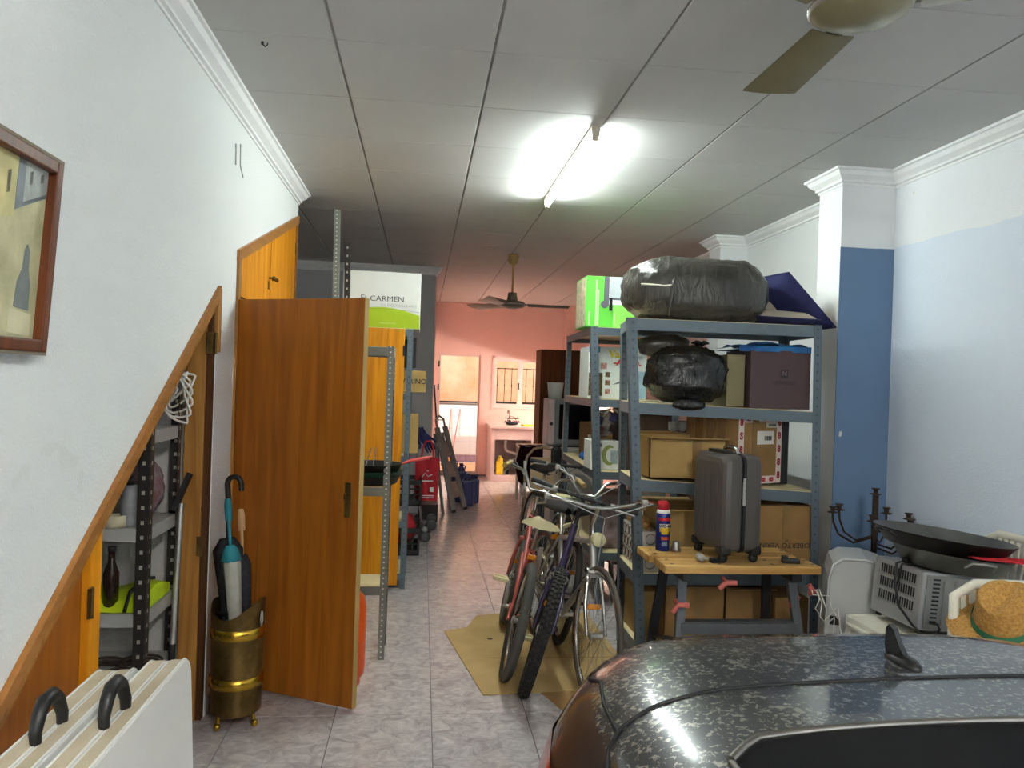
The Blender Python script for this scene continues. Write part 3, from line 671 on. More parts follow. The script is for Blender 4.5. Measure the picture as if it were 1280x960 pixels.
rack('metal_shelf', 'blue grey steel shelf behind the far wooden door', P4(-.62, -.085, 6.05, 6.52, 1.99), [1.985, 1.50, 1.02, .52, .12], M_BLUEST, M_BLUEB, M_CREAM)
rack('closet_shelf', 'black slotted steel shelf inside the cupboard under the stairs', P4(-1.95, -1.078, 3.30, 3.70, 1.50), [1.36, .965, .62, .34], M_DARKST, M_GREYP, M_GREYP, pw=.045)
# loose upright angles leaning by the wall
for nm, p0, p1, m in (('taller light grey slotted angle standing behind the open wooden door', (-.60, 5.60, .001), (-.635, 5.62, 2.78), M_GREYST), ('shorter dark slotted angle standing behind the open wooden door', (-.53, 5.80, .001), (-.575, 5.82, 2.585), M_DARKST)):
    b_ = MB().bar(p0, p1, .04, .003, (1, 0, 0), uv=True); b_.bar(Vector(p0) + Vector((.02, .02, 0)), Vector(p1) + Vector((.02, .02, 0)), .04, .003, (0, 1, 0), uv=True)
    solo('slotted_angle', nm, 'steel angle', b_, m, T(*p0), 'loose steel angles', world=True)
# pans stacked on the grey shelf
def frying_pan(x, y, z, r, h, hd, label, m, hm):
    t = thing('frying_pan', label, 'pan', T(x, y, z), 'frying pans on the grey shelf')
    part('bowl', MB().lathe([(0, 0), (r * .78, 0), (r * .86, .006), (r, h), (r + .004, h + .002), (r - .004, h), (r * .83, .008), (0, .004)], 36), m, t)
    d = Vector((math.cos(hd), math.sin(hd), 0)); g = MB().tube([d * (r - .003) + Vector((0, 0, h - .01)), d * (r + .06) + Vector((0, 0, h + .012)), d * (r + .18) + Vector((0, 0, h + .03))], [.006, .009, .011], 8)
    part('handle', g, hm, t); return t
M_PANBLK = mat('black non stick coating', '#2a2a28', 0.4, 0.3, vary=0.2, vscale=10)
frying_pan(-.27, 4.67, .987, .16, .05, 3.0, 'lowest black frying pan of the stack on the grey shelf', M_PANBLK, M_BLACK)
frying_pan(-.262, 4.665, 1.015, .165, .05, 2.6, 'green rimmed frying pan in the middle of the stack', mat('dark green pan enamel', '#1f4a3c', 0.35, 0.2, vary=0.2), M_BLACK)
frying_pan(-.268, 4.66, 1.05, .165, .055, .35, 'topmost frying pan of the stack, with a red handle', M_PANBLK, mat('red pan handle', '#d14a45', 0.45))
for k, (x, a) in enumerate(((-.32, .5), (-.27, 1.1))):
    b_ = MB().tube([(0, 0, 0), (.02, .01, .06), (.05 + .01 * k, .02, .13)], .0035, 6); b_.ball((0, 0, 0), (.016, .012, .006), 10, 6)
    solo('cooking_spoon', ('left' if k == 0 else 'right') + ' metal spoon of the two in the top frying pan', 'spoon', b_, M_CHROME, T(x, 4.66, 1.062) @ Rz(a), 'spoons in the pan')

# ---- cupboard under the stairs: contents
cv = MB()
for k in range(6):
    pts = []; rr = .05 + .012 * k
    for i in range(18):
        a = 2 * PI * i / 18; pts.append((-1.10 + .03 * math.sin(a * 2 + k) + .006 * k, 3.66 + rr * .25 * math.cos(a + k), 1.56 - .015 * k + rr * 1.35 * math.sin(a) * .8 + .01 * math.cos(a * 3 + k)))
        pts[-1] = (pts[-1][0] + rr * .5 * math.cos(a), pts[-1][1], pts[-1][2])
    cv.tube(pts, .0055, 6, closed=True)
solo('cable_coil', 'tangled white cable coil hanging at the top of the stair cupboard', 'cable', cv, M_WHITE, T(-1.13, 3.66, 1.45), world=True)
pole = thing('squeegee', 'long aluminium pole with black head leaning in the stair cupboard', 'squeegee', T(-1.04, 3.55, .0))
part('pole', MB().cyl((-1.04, 3.50, .02), (-1.045, 3.62, 1.02), .013, n=12), M_ALU, pole, world=True)
part('head', MB().bar((-1.07, 3.60, .99), (-1.02, 3.65, 1.15), .02, .03, (1, 0, 0)), M_BLACK, pole, world=True)
part('grip', MB().cyl((-1.0405, 3.512, .12), (-1.042, 3.548, .42), .0145, n=12), M_BLACK, pole, world=True)
vest = MB()
def vf(u, v):
    x = -1.40 + .31 * u; y = 3.315 + .33 * v
    return (x, y, .650 + .012 * math.sin(u * 7 + v * 3) + .022 * math.sin(v * PI) + (-.03 if v < .08 else 0) + .02 * u)
vest.surf(vf, 16, 10); vest.surf(lambda u, v: (vf(u, v)[0], vf(u, v)[1], .624), 4, 4); vest.surf(lambda u, v: Vector(vf(u, 0)) * v + Vector((vf(u, 0)[0], vf(u, 0)[1], .624)) * (1 - v), 16, 1)
vest.surf(lambda u, v: Vector(vf(1, u)) * v + Vector((vf(1, u)[0], vf(1, u)[1], .624)) * (1 - v), 10, 1)
vs_ = thing('safety_vest', 'folded fluorescent yellow safety vest on the stair cupboard shelf', 'vest', T(-1.4, 3.5, .622))
part('cloth', vest, mat('fluorescent yellow cloth', '#c8e01a', 0.7, vary=0.15, vscale=10), vs_, world=True)
part('strap', MB().tube([(-1.16, 3.305, .63), (-1.16, 3.36, .695), (-1.15, 3.5, .715), (-1.15, 3.62, .69)], .008, 6), M_BLACK, vs_, world=True)
def bottle(name, label, cat, x, y, z, prof, mbody, mcap, cap):
    t = thing(name, label, cat, T(x, y, z)); part('body', MB().lathe(prof, 18), mbody, t); part('cap', MB().lathe(cap, 16), mcap, t); return t
bottle('spray_can', 'grey spray can with black cap on the stair cupboard middle shelf', 'can', -1.175, 3.37, .967, [(0, 0), (.033, 0), (.034, .01), (.034, .15), (.025, .165), (0, .166)], mat('grey printed can', '#9a9ca0', 0.4, vary=0.2, vscale=30), M_BLACK, [(0, .166), (.02, .166), (.018, .2), (0, .202)])
tr = MB().lathe([(.036, 0), (.05, 0), (.05, .045), (.036, .045), (.036, 0)], 28); solo('tape_roll', 'cream masking tape roll on the stair cupboard middle shelf', 'tape', tr, mat('masking tape', '#d8cfae', 0.7, vary=.06), T(-1.225, 3.345, .967))
bottle('bottle', 'dark brown bottle on the stair cupboard shelf beside the vest', 'bottle', -1.235, 3.36, .622, [(0, 0), (.03, 0), (.031, .15), (.014, .20), (.013, .24), (0, .24)], mat('dark brown bottle glass', '#2b1a12', 0.15, vary=.1), M_BLACK, [(0, .24), (.016, .24), (.016, .26), (0, .26)])
pb = MB().ball((0, 0, .13), (.10, .12, .135), 20, 14, lambda d: .88 + .14 * noise.noise(d * 2.6 + Vector((5, 1, 2)))); solo('plastic_bag', 'clear plastic bag of coloured bits on the stair cupboard middle shelf', 'bag', pb, mat('filled translucent bag', '#8f8690', 0.25, vary=0.5, vscale=16, dark='#7d4d48'), T(-1.19, 3.56, .965))
for k in range(4):
    cbt = MB()
    for j in range(3): cbt.tube([(.07 * math.cos(a * PI / 7) * (1 + .1 * j), .07 * math.sin(a * PI / 7) * (1 + .1 * j), .012 + .012 * j) for a in range(14)], .006, 5, closed=True)
    solo('chain_coil', ['chain coil at the front left of the low cupboard shelf', 'chain coil second from the left on the low cupboard shelf', 'chain coil third from the left on the low cupboard shelf', 'chain coil nearest the pole on the low cupboard shelf'][k], 'chain', cbt, M_RUST, T(-1.56 + k * .14, 3.42 + .03 * (k % 2), .342), 'chain coils on the low cupboard shelf')

# ---- cartons
def carton(name, label, x0, x1, y0, y1, z0, z1, m=None, group=None, tape=False, open_=False, rot=0.0, cat='box', bev=.004):
    cx, cy = (x0 + x1) / 2, (y0 + y1) / 2; M = T(cx, cy, z0) @ Rz(rot); w_, d_, h_ = x1 - x0, y1 - y0, z1 - z0
    b_ = MB()
    if open_:
        t_ = .005
        b_.b(-w_ / 2, w_ / 2, -d_ / 2, -d_ / 2 + t_, 0, h_).b(-w_ / 2, w_ / 2, d_ / 2 - t_, d_ / 2, 0, h_).b(-w_ / 2, -w_ / 2 + t_, -d_ / 2, d_ / 2, 0, h_).b(w_ / 2 - t_, w_ / 2, -d_ / 2, d_ / 2, 0, h_).b(-w_ / 2, w_ / 2, -d_ / 2, d_ / 2, 0, t_)
    else: b_.box((0, 0, h_ / 2), (w_, d_, h_), None, bev)
    o = solo(name, label, cat, b_, m or M_CARD, M, group)
    if tape:
        tx = 0 if tape is True else tape
        tp = MB().b(tx - .03, tx + .03, -d_ / 2 - .0012, -d_ / 2 + .001, h_ * .02, h_ - .002)
        if not open_: tp.b(tx - .03, tx + .03, -d_ / 2, d_ / 2, h_ - .001, h_ + .0012)
        part('tape', tp, M_TAPE, o)
    if open_:
        for a, b2 in ((-1, .35), (1, -.3)):
            f = MB().box((0, a * (d_ / 2 + .04 * math.cos(.3)), h_ + .0), (w_ - .01, .09, .004), Euler((a * .15, 0, 0))); part('flap', f, m or M_CARD, o)
    else:
        part('flap_line', MB().b(-w_ / 2, w_ / 2, -.001, .001, h_ - .0005, h_ + .0008), M_TAPE, o)
    return o
# white and lime box on the blue grey shelf
M_CW = mat('white printed carton', '#dfe0da', 0.6, vary=0.04, vscale=4)
cw = carton('cardboard_box', 'white and lime green box on top of the blue grey shelf', -.62, -.035, 6.06, 6.50, 1.99, 2.42, M_CW)
hill = [(-.2925, .0)] + [(-.2925 + .585 * k / 16, .085 + .06 * math.sin(k / 16 * PI * .95 + .1) + .012) for k in range(17)] + [(.2925, .0)]
M_LIME = mat('lime green print', '#a9c40e', 0.6, vary=0.08, vscale=5)
part('green_band', MB().prism([(x * .985, .004 + z) for x, z in hill], .001, T(-.3275, 6.0603, 1.99) @ Rx(PI / 2)), M_LIME, cw, world=True)
part('side_band', MB().b(.2922, .2935, -.21, .21, .01, .16), M_LIME, cw)
M_PG = mat('grey print', '#6f716d', 0.6)
text('EL', .058, FRONT(-.425, 6.058, 2.215), M_PG, cw, align='RIGHT', xs=1.15); text('CARMEN', .058, FRONT(-.42, 6.058, 2.212), mat('charcoal print', '#4a4b4a', 0.6), cw, align='LEFT', bold=0.0, xs=1.12)
text('CALIDEZ Y SALUDABLE', .026, FRONT(-.20, 6.058, 2.165), mat('pale grey print', '#b7b8b2', 0.6), cw, align='CENTER')
part('print_line', MB().tube([(-.60 + .56 * k / 12, 6.0595, 2.118 + .02 * math.sin(k / 12 * PI)) for k in range(13)], .0015, 4), M_PG, cw, world=True)
text('www.elcarmen', .02, FRONT(-.28, 6.056, 2.03), mat('cream print', '#d9dfa0', 0.6), cw)
er = carton('cardboard_box', 'small tan lettered box jutting out of the blue grey shelf', -.40, .028, 6.25, 6.48, 1.503, 1.675, M_CARDL)
text('VERINO', .056, FRONT(-.068, 6.247, 1.59), M_INK, er, align='CENTER', bold=.0008)
bx = carton('cardboard_box', 'tall pale box on the middle of the blue grey shelf', -.30, -.02, 6.24, 6.46, 1.023, 1.33, M_CARDL)
solo('picture_frame', 'black picture frame fixed high behind the blue grey shelf', 'frame', MB().b(-.30, -.06, 6.53, 6.55, 1.70, 1.95).b(-.27, -.09, 6.524, 6.531, 1.73, 1.92), M_BLACK, T(-.2, 6.54, 1.70), world=True)

# ================================================================== PASSAGE, LEFT
M_CRATE = mat('black crate plastic', '#262625', 0.5, vary=0.15)
def crate(x, y, z, label, w_=.34, d_=.5, h_=.25):
    t = thing('plastic_crate', label, 'crate', T(x, y, z), 'black plastic crates')
    b_ = MB(); b_.b(-w_ / 2, w_ / 2, -d_ / 2, d_ / 2, 0, .012); b_.b(-w_ / 2, w_ / 2, -d_ / 2, -d_ / 2 + .012, 0, .05).b(-w_ / 2, w_ / 2, d_ / 2 - .012, d_ / 2, 0, .05).b(-w_ / 2, -w_ / 2 + .012, -d_ / 2, d_ / 2, 0, .05).b(w_ / 2 - .012, w_ / 2, -d_ / 2, d_ / 2, 0, .05)
    part('base', b_, M_CRATE, t)
    r = MB(); r.b(-w_ / 2 - .008, w_ / 2 + .008, -d_ / 2 - .008, -d_ / 2 + .008, h_ - .045, h_).b(-w_ / 2 - .008, w_ / 2 + .008, d_ / 2 - .008, d_ / 2 + .008, h_ - .045, h_).b(-w_ / 2 - .008, -w_ / 2 + .008, -d_ / 2, d_ / 2, h_ - .045, h_).b(w_ / 2 - .008, w_ / 2 + .008, -d_ / 2, d_ / 2, h_ - .045, h_)
    part('rim', r, M_CRATE, t)
    s_ = MB()
    for k in range(7):
        x_ = -w_ / 2 + .01 + k * (w_ - .02) / 6
        for yy in (-d_ / 2 + .004, d_ / 2 - .004): s_.b(x_ - .007, x_ + .007, yy - .004, yy + .004, .05, h_ - .045)
    for k in range(9):
        y_ = -d_ / 2 + .01 + k * (d_ - .02) / 8
        for xx in (-w_ / 2 + .004, w_ / 2 - .004): s_.b(xx - .004, xx + .004, y_ - .007, y_ + .007, .05, h_ - .045)
    for zz in (.10, .15):
        s_.b(-w_ / 2, w_ / 2, -d_ / 2, -d_ / 2 + .008, zz, zz + .012).b(w_ / 2 - .008, w_ / 2, -d_ / 2, d_ / 2, zz, zz + .012).b(-w_ / 2, -w_ / 2 + .008, -d_ / 2, d_ / 2, zz, zz + .012).b(-w_ / 2, w_ / 2, d_ / 2 - .008, d_ / 2, zz, zz + .012)
    part('slats', s_, M_CRATE, t, kind='stuff'); return t
crate(-.15, 7.45, 0, 'black plastic crate on the floor with red bags in it')
rb = MB().ball((0, 0, .15), (.14, .2, .16), 18, 12, lambda d: .9 + .18 * noise.noise(d * 3)); solo('shopping_bag', 'crumpled red bag lying in the black floor crate', 'bag', rb, M_RED, T(-.14, 7.43, .06))
crate(-.15, 7.55, .43, 'black plastic crate held higher up on the trolley', h_=.24, d_=.4)
# hand trolley with three wheel clusters
tr = thing('hand_trolley', 'folding hand trolley with clustered grey wheels by the black crates', 'trolley', T(.08, 7.98, 0))
f = MB()
for y in (7.86, 8.10): f.tube([(.04, y, .14), (-.02, y, .60), (-.03, y, 1.0)], .011, 8)
f.tube([(-.03, 7.86, 1.0), (-.035, 7.90, 1.05), (-.035, 8.06, 1.05), (-.03, 8.10, 1.0)], .011, 8)
for z, x in ((.3, .02), (.6, -.02), (.85, -.027)): f.cyl((x, 7.86, z), (x, 8.10, z), .008, n=8)
f.b(-.32, .03, 7.87, 8.09, .405, .42); f.cyl((.05, 7.80, .13), (.05, 8.16, .13), .008, n=8)
part('frame', f, M_ALU, tr, world=True)
for y in (7.80, 8.16):
    for k in range(3):
        a = k * 2 * PI / 3 + .6; c_ = Vector((.07 + .075 * math.cos(a), y, .13 + .075 * math.sin(a)))
        whl = MB().lathe([(0, -.012), (.03, -.014), (.052, -.012), (.055, 0), (.052, .012), (.03, .014), (0, .012)], 20, T(*c_) @ Rx(PI / 2)); part('wheel', whl, mat('grey rubber wheel', '#4a4a49', 0.6, vary=.2), tr, world=True)
    part('wheel_bracket', MB().lathe([(0, -.016), (.028, -.016), (.028, .016), (0, .016)], 14, T(.07, y, .13) @ Rx(PI / 2)), M_GREYP, tr, world=True)
# red shopping bag hanging from the trolley
bag = thing('tote_bag', 'red tote bag with white print hanging on the hand trolley', 'bag', T(.075, 7.74, .42))
def bagf(s_):
    return lambda u, v: (.24 * (u - .5) * (1 - .1 * (1 - v)), s_ * (.035 + .03 * math.sin(PI * u)) * (1 - v * .75) + .012 * math.sin(u * 9 + v * 4), .42 * v + .012 * math.sin(u * PI))
b_ = MB(); b_.surf(bagf(-1), 14, 12); b_.surf(bagf(1), 14, 12); b_.surf(lambda u, v: Vector(bagf(-1)(u, 0)) * (1 - v) + Vector(bagf(1)(u, 0)) * v, 14, 1); b_.surf(lambda u, v: Vector(bagf(-1)(0, u)) * (1 - v) + Vector(bagf(1)(0, u)) * v, 12, 1); b_.surf(lambda u, v: Vector(bagf(-1)(1, u)) * (1 - v) + Vector(bagf(1)(1, u)) * v, 12, 1)
part('body', b_, M_RED, bag)
for s_ in (-1, 1): part('handle', MB().tube([(-.06, s_ * .012, .41), (-.05, s_ * .01, .52), (-.02, .03, .585), (.03, .03, .585), (.05, s_ * .01, .52), (.06, s_ * .012, .41)], .009, 6), M_RED, bag)
M_WPR = mat('white print', '#e9e2df', 0.7)
lg = MB().tube([(-.05, -.085, .24), (-.02, -.088, .285), (.01, -.088, .25), (.05, -.085, .27)], .005, 5); lg.ball((.005, -.088, .305), .01, 8, 6); lg.b(-.05, .06, -.087, -.085, .20, .212); lg.b(.03, .065, -.088, -.086, .10, .145); lg.b(-.04, .07, -.088, -.086, .06, .068); lg.b(-.04, .07, -.088, -.086, .04, .048)
part('print', lg, M_WPR, bag)
gl = thing('work_gloves', 'dark navy work gloves draped on the trolley handle', 'gloves', T(0, 7.9, .93))
for k, (x, y, a) in enumerate(((-.05, 7.78, .4), (.05, 7.80, -.5))):
    g = MB(); M = T(x, y, 1.02) @ Ry(a)
    g.ball((0, 0, 0), (.05, .028, .07), 14, 10); g.tube([(0, 0, .05), (-.01, 0, .12)], [.035, .042], 10)
    for j in range(4): g.tube([(-.034 + j * .023, 0, -.05), (-.04 + j * .027, -.005, -.10), (-.038 + j * .026, -.012, -.13 - .01 * (j in (1, 2)))], [.012, .011, .008], 8)
    g.tube([(.04, 0, 0), (.07, -.01, -.04), (.075, -.012, -.07)], [.014, .012, .009], 8)
    h = MB(); h.v = [M @ v for v in g.v]; h.f = g.f; h.sm = g.sm; h.uv = g.uv; part('glove', h, M_NAVY, gl, world=True)
M_LAD = mat('dull ladder aluminium', '#8d8b88', .6, .35, vary=.12, vscale=20)
# step ladder
ld = thing('step_ladder', 'folded aluminium step ladder leaning by the partition end', 'ladder', T(.4, 9.8, 0))
A0, A1, B0, B1 = Vector((.43, 9.57, 0)), Vector((.20, 9.78, 1.02)), Vector((.585, 9.83, 0)), Vector((.30, 9.98, 1.03))
for a, b2 in ((A0, A1), (B0, B1)):
    part('rail', MB().bar(a, b2, .065, .024, (1, .6, 0)), M_LAD, ld, world=True)
    part('foot', MB().bar(a, a + (b2 - a) * .03, .056, .028, (1, .6, 0)), M_BLACK, ld, world=True)
    o_ = Vector((-.13, -.05, 0)); part('rear_leg', MB().bar(a + o_, b2 + Vector((-.03, 0, -.08)), .032, .02, (1, .6, 0)), M_LAD, ld, world=True)
for k, fz in enumerate((.24, .48, .72)):
    a, b2 = A0.lerp(A1, fz), B0.lerp(B1, fz); t_ = MB(); dd = (A1 - A0).normalized() * .15 + Vector((-.05, -.03, 0)); t_.add([a + dd * -.35, b2 + dd * -.35, b2 + dd * .75, a + dd * .75] + [v + Vector((0, 0, -.03)) for v in (a + dd * -.35, b2 + dd * -.35, b2 + dd * .75, a + dd * .75)], [[0, 1, 2, 3], [7, 6, 5, 4], [0, 4, 5, 1], [1, 5, 6, 2], [2, 6, 7, 3], [3, 7, 4, 0]])
    part('tread', t_, M_ALU, ld, world=True)
part('top_hoop', MB().tube([A1, A1 + Vector((-.02, .03, .09)), (A1 + B1) / 2 + Vector((-.03, 0, .14)), B1 + Vector((-.02, -.03, .09)), B1], .013, 8), M_LAD, ld, world=True)
br = solo('broom_stick', 'thin dark stick leaning on the pink wall behind the ladder', 'stick', MB().cyl((.30, 10.4, .0), (.155, 10.35, 1.55), .011, n=10), M_STEELDK, T(.3, 10.4, 0), world=True)
M_JUG = mat('dark blue plastic jug', '#232c6b', 0.35, vary=0.15)
for k, (x, y, h, lb) in enumerate(((.62, 10.12, .42, 'dark blue plastic jug nearest the ladder feet'), (.55, 10.42, .52, 'tall dark blue plastic jug behind the ladder'), (.72, 10.40, .40, 'dark blue plastic jug at the right of the group'), (.46, 10.72, .55, 'dark blue plastic jug farthest from the ladder'))):
    t = thing('plastic_jug', lb, 'jug', T(x, y, 0), 'dark blue jugs behind the ladder')
    part('body', MB().box((0, 0, h * .4), (.15, .13, h * .8), None, .025).lathe([(.055, h * .78), (.05, h * .86), (.022, h * .93), (.022, h * .97)], 16), M_JUG, t)
    part('cap', MB().lathe([(0, h), (.028, h), (.028, h * .94), (0, h * .94)], 14), M_WHITE if k == 2 else M_JUG, t)
    part('handle', MB().tube([(.03, 0, h * .78), (.06, 0, h * .92), (.02, 0, h * .95)], .01, 6), M_JUG, t)
# low dark things under the red bag
carton('cardboard_box', 'dark shoe box on the floor under the red tote bag', .0, .22, 8.9, 9.2, 0, .2, mat('black printed carton', '#2b2526', .6, vary=.2))
# poles outside
for k, (p0, p1, lb) in enumerate((((.52, 15.3, -.0), (.58, 15.58, 1.06), 'left pink broom pole leaning on the white tiled patio wall'), ((.60, 15.25, 0), (.76, 15.58, 1.06), 'right pink broom pole leaning on the white tiled patio wall'))):
    t = thing('broom', lb, 'broom', T(*p0), 'broom poles outside the back door'); part('pole', MB().cyl(Vector(p0) + Vector((0, 0, .1)), p1, .013, n=10), mat('pink painted pole', '#d6857f', .5), t, world=True)
    part('brush_head', MB().box(Vector(p0) + Vector((0, 0, .06)), (.16, .05, .11), None, .01), mat('straw bristles', '#c98b4a', .9, vary=.3, vscale=40), t, world=True)

# ================================================================== KITCHEN CORNER AT THE BACK
M_SINKP = mat('pinkish white masonry', '#dcc5c0', 0.6, vary=0.06)
sk = thing('sink_unit', 'white masonry sink unit with open front below the windows', 'sink unit', T(1.5, 13.1, 0))
part('body', MB().b(1.14, 1.20, 12.66, 13.59, 0, .86).b(1.80, 1.86, 12.66, 13.59, 0, .86).b(1.20, 1.80, 12.66, 13.59, 0, .10).b(1.20, 1.80, 13.52, 13.59, .10, .86), M_SINKP, sk, world=True)
part('apron', MB().b(1.20, 1.80, 12.67, 12.72, .68, .86, .006), M_SINKP, sk, world=True)
part('worktop', MB().b(1.12, 1.88, 12.63, 13.59, .86, .905, .008), M_SINKP, sk, world=True)
part('basin', MB().b(1.3, 1.75, 12.8, 13.3, .70, .86, .02), M_WHITE, sk, world=True)
part('waste_pipe', MB().tube([(1.40, 12.95, .70), (1.40, 12.95, .55), (1.42, 12.95, .48), (1.6, 12.98, .42), (1.75, 13.0, .42), (1.77, 13.0, .2)], .022, 10), M_WHITE, sk, world=True)
part('waste_trap', MB().lathe([(0, 0), (.045, 0), (.045, .15), (.03, .17), (0, .17)], 16, T(1.68, 12.98, .33)), M_WHITE, sk, world=True)
part('tap', MB().tube([(1.52, 13.5, .905), (1.52, 13.5, 1.10), (1.50, 13.44, 1.13), (1.46, 13.25, 1.13), (1.46, 13.22, 1.09)], .013, 8).b(1.49, 1.55, 13.47, 13.53, .905, .96), M_CHROME, sk, world=True)
dt = thing('detergent_bottle', 'yellow detergent bottle under the white sink', 'bottle', T(1.30, 12.80, .10))
part('body', MB().box((0, 0, .11), (.12, .09, .22), None, .025).lathe([(.05, .21), (.03, .26), (.022, .275)], 16), M_YEL, dt); part('handle', MB().tube([(.03, 0, .21), (.05, 0, .26), (.015, 0, .275)], .012, 8), M_YEL, dt); part('cap', MB().lathe([(0, .31), (.025, .31), (.025, .275), (0, .275)], 14), M_YEL, dt)
bottle('bottle', 'small dark bottle beside the yellow detergent under the sink', 'bottle', 1.43, 12.80, .10, [(0, 0), (.028, 0), (.028, .13), (.012, .17), (.012, .19), (0, .19)], M_STEELDK, M_BLUEB, [(0, .22), (.015, .22), (.015, .19), (0, .19)])
solo('dish_rack', 'wire rack of dark dishes on the sink worktop by the tap', 'dish rack', MB().tube([(1.5 + .12 * math.cos(a * PI / 8), 12.95 + .12 * math.sin(a * PI / 8), .95 + .03 * (a % 2)) for a in range(16)], .006, 5, closed=True).tube([(1.5 + .12 * math.cos(a * PI / 8), 12.95 + .12 * math.sin(a * PI / 8), 1.02) for a in range(16)], .005, 5, closed=True).ball((1.5, 12.95, .935), (.11, .1, .03), 14, 8).tube([(1.40, 12.95, .93), (1.46, 12.95, 1.06), (1.54, 12.95, 1.04), (1.6, 12.95, .93)], .006, 5), M_STEELDK, T(1.5, 12.95, .905), world=True)
solo('cleaning_cloth', 'yellow cloth folded on the right of the sink worktop', 'cloth', MB().box((0, 0, .015), (.2, .14, .03), Euler((0, 0, .2)), .012), M_YEL, T(1.74, 12.76, .905))
wd = thing('wardrobe', 'tall dark brown wardrobe beside the kitchen windows', 'wardrobe', T(2.0, 11.2, 0))
part('carcass', MB().b(1.66, 2.30, 11.02, 11.5, 0, 2.10, .004), M_BROWN, wd, world=True)
for x0, x1 in ((1.66, 1.977), (1.983, 2.30)): dp = part('door', MB().b(x0, x1, 11.0, 11.018, .06, 2.09, .003), M_BROWN, wd, world=True); part('knob', MB().ball((x1 - .04 if x0 < 1.9 else x0 + .04, 10.99, 1.05), .014, 10, 6), M_BRASS, dp, world=True)
tb_ = thing('side_table', 'small white table under the purple cloth', 'table', T(1.6, 10.6, 0))
part('tabletop', MB().b(1.32, 1.92, 10.3, 10.85, .74, .77, .004), M_WHITE, tb_, world=True)
for x in (1.35, 1.89):
    for y in (10.33, 10.82): part('leg', MB().b(x - .02, x + .02, y - .02, y + .02, 0, .74), M_WHITE, tb_, world=True)
cl = MB()
def clf(u, v):
    x = 1.305 + .45 * u; d = v * .75
    if d < .25: return (x, 10.55 - d, .775 + .004 * math.sin(u * 20))
    return (x + .03 * math.sin(d * 9) - .02, 10.285 - .02 * math.sin(u * 17) * min(1, (d - .25) * 4) - .008, .775 - (d - .25) * (.92 + .15 * math.sin(u * 6)))
cl.surf(clf, 30, 20); solo('table_cloth', 'dark purple cloth hanging off the small white table', 'cloth', cl, M_PUR, T(1.5, 10.5, .77), world=True)
wm = thing('washing_machine', 'white washing machine below the old television', 'washing machine', T(1.68, 8.6, 0))
part('cabinet', MB().b(1.40, 1.98, 8.32, 8.9, .03, .90, .01), M_WHITE, wm, world=True)
part('top_panel', MB().b(1.39, 1.99, 8.31, 8.91, .90, .93, .006), M_WHITE, wm, world=True)
part('door', MB().lathe([(0, .02), (.14, .02), (.17, .01), (.175, 0)], 28, T(1.69, 8.32, .48) @ Rx(PI / 2)), M_GREYP, wm, world=True)
part('control_panel', MB().b(1.42, 1.96, 8.31, 8.322, .78, .88), M_GREYP, wm, world=True)
for x in (1.44, 1.94):
    for y in (8.36, 8.86): part('foot', MB().cyl((x, y, 0), (x, y, .03), .02, n=10), M_BLACK, wm, world=True)
tv = thing('television', 'old grey television with dark screen on the washing machine', 'television', T(1.62, 8.5, .93))
part('cabinet', MB().b(1.36, 1.92, 8.36, 8.72, .945, 1.45, .015), mat('grey television plastic', '#8f8d8c', .45, vary=.05), tv, world=True)
part('speaker_strip', MB().b(1.362, 1.425, 8.345, 8.362, .96, 1.44, .004), mat('pinkish grey plastic', '#c7b2b0', .4), tv, world=True)
part('bezel', MB().b(1.435, 1.915, 8.335, 8.36, .96, 1.44, .006), mat('grey television bezel', '#7a7d7e', .4), tv, world=True)
part('screen', MB().box((1.675, 8.333, 1.205), (.40, .012, .38), None, .008), mat('black screen glass', '#0b0a0a', .12, vary=.05), tv, world=True)
part('stand', MB().b(1.40, 1.88, 8.38, 8.7, .93, .945), M_BLACK, tv, world=True)
part('knob', MB().cyl((1.393, 8.33, 1.18), (1.393, 8.346, 1.18), .018, n=12), M_BLACK, tv, world=True)
ub = solo('waste_bin', 'small white bin standing on the old television', 'bin', MB().lathe([(0, 0), (.075, 0), (.09, .17), (.094, .175), (.088, .175), (.072, .01), (0, .01)], 24), M_WHITE, T(1.46, 8.55, 1.451))
# folding chair with beige back and dark gloves on its corner
ch = thing('folding_chair', 'old tube chair with beige back standing behind the bicycles', 'chair', T(1.25, 7.9, 0))
M_TUBEC = mat('tan painted tube', '#a38465', .45, .3, vary=.15); M_BEIGE = mat('beige woven back', '#c8aa83', .8, vary=.2, vscale=60)
bt = MB(); bt.tube([(1.06, 7.78, 0), (1.06, 7.84, .5), (1.06, 7.88, .72), (1.08, 7.90, .86), (1.15, 7.91, .94), (1.24, 7.91, .96), (1.33, 7.91, .94), (1.40, 7.90, .86), (1.42, 7.88, .72), (1.42, 7.84, .5), (1.42, 7.78, 0)], .013, 8); part('back_frame', bt, M_TUBEC, ch, world=True)
part('backrest', MB().b(1.115, 1.365, 7.865, 7.88, .5, .86, .02), M_BEIGE, ch, world=True)
part('seat', MB().b(1.07, 1.41, 7.83, 8.2, .43, .46, .012), M_BEIGE, ch, world=True)
for x in (1.07, 1.41): part('leg', MB().cyl((x, 8.18, 0), (x, 7.95, .45), .012, n=8), M_TUBEC, ch, world=True)
for z in (.40, .62): part('white_sleeve', MB().cyl((1.06, 7.79 + z * .1 + .01, z + .06), (1.06, 7.797 + z * .1 + .022, z + .20), .016, n=10), M_WHITE, ch, world=True)
g = MB()
for j in range(5): g.tube([(1.34 + j * .018, 7.885, .95), (1.34 + j * .02, 7.87, .86), (1.335 + j * .022, 7.872, .74 - .02 * (j % 3))], [.016, .02, .012], 8)
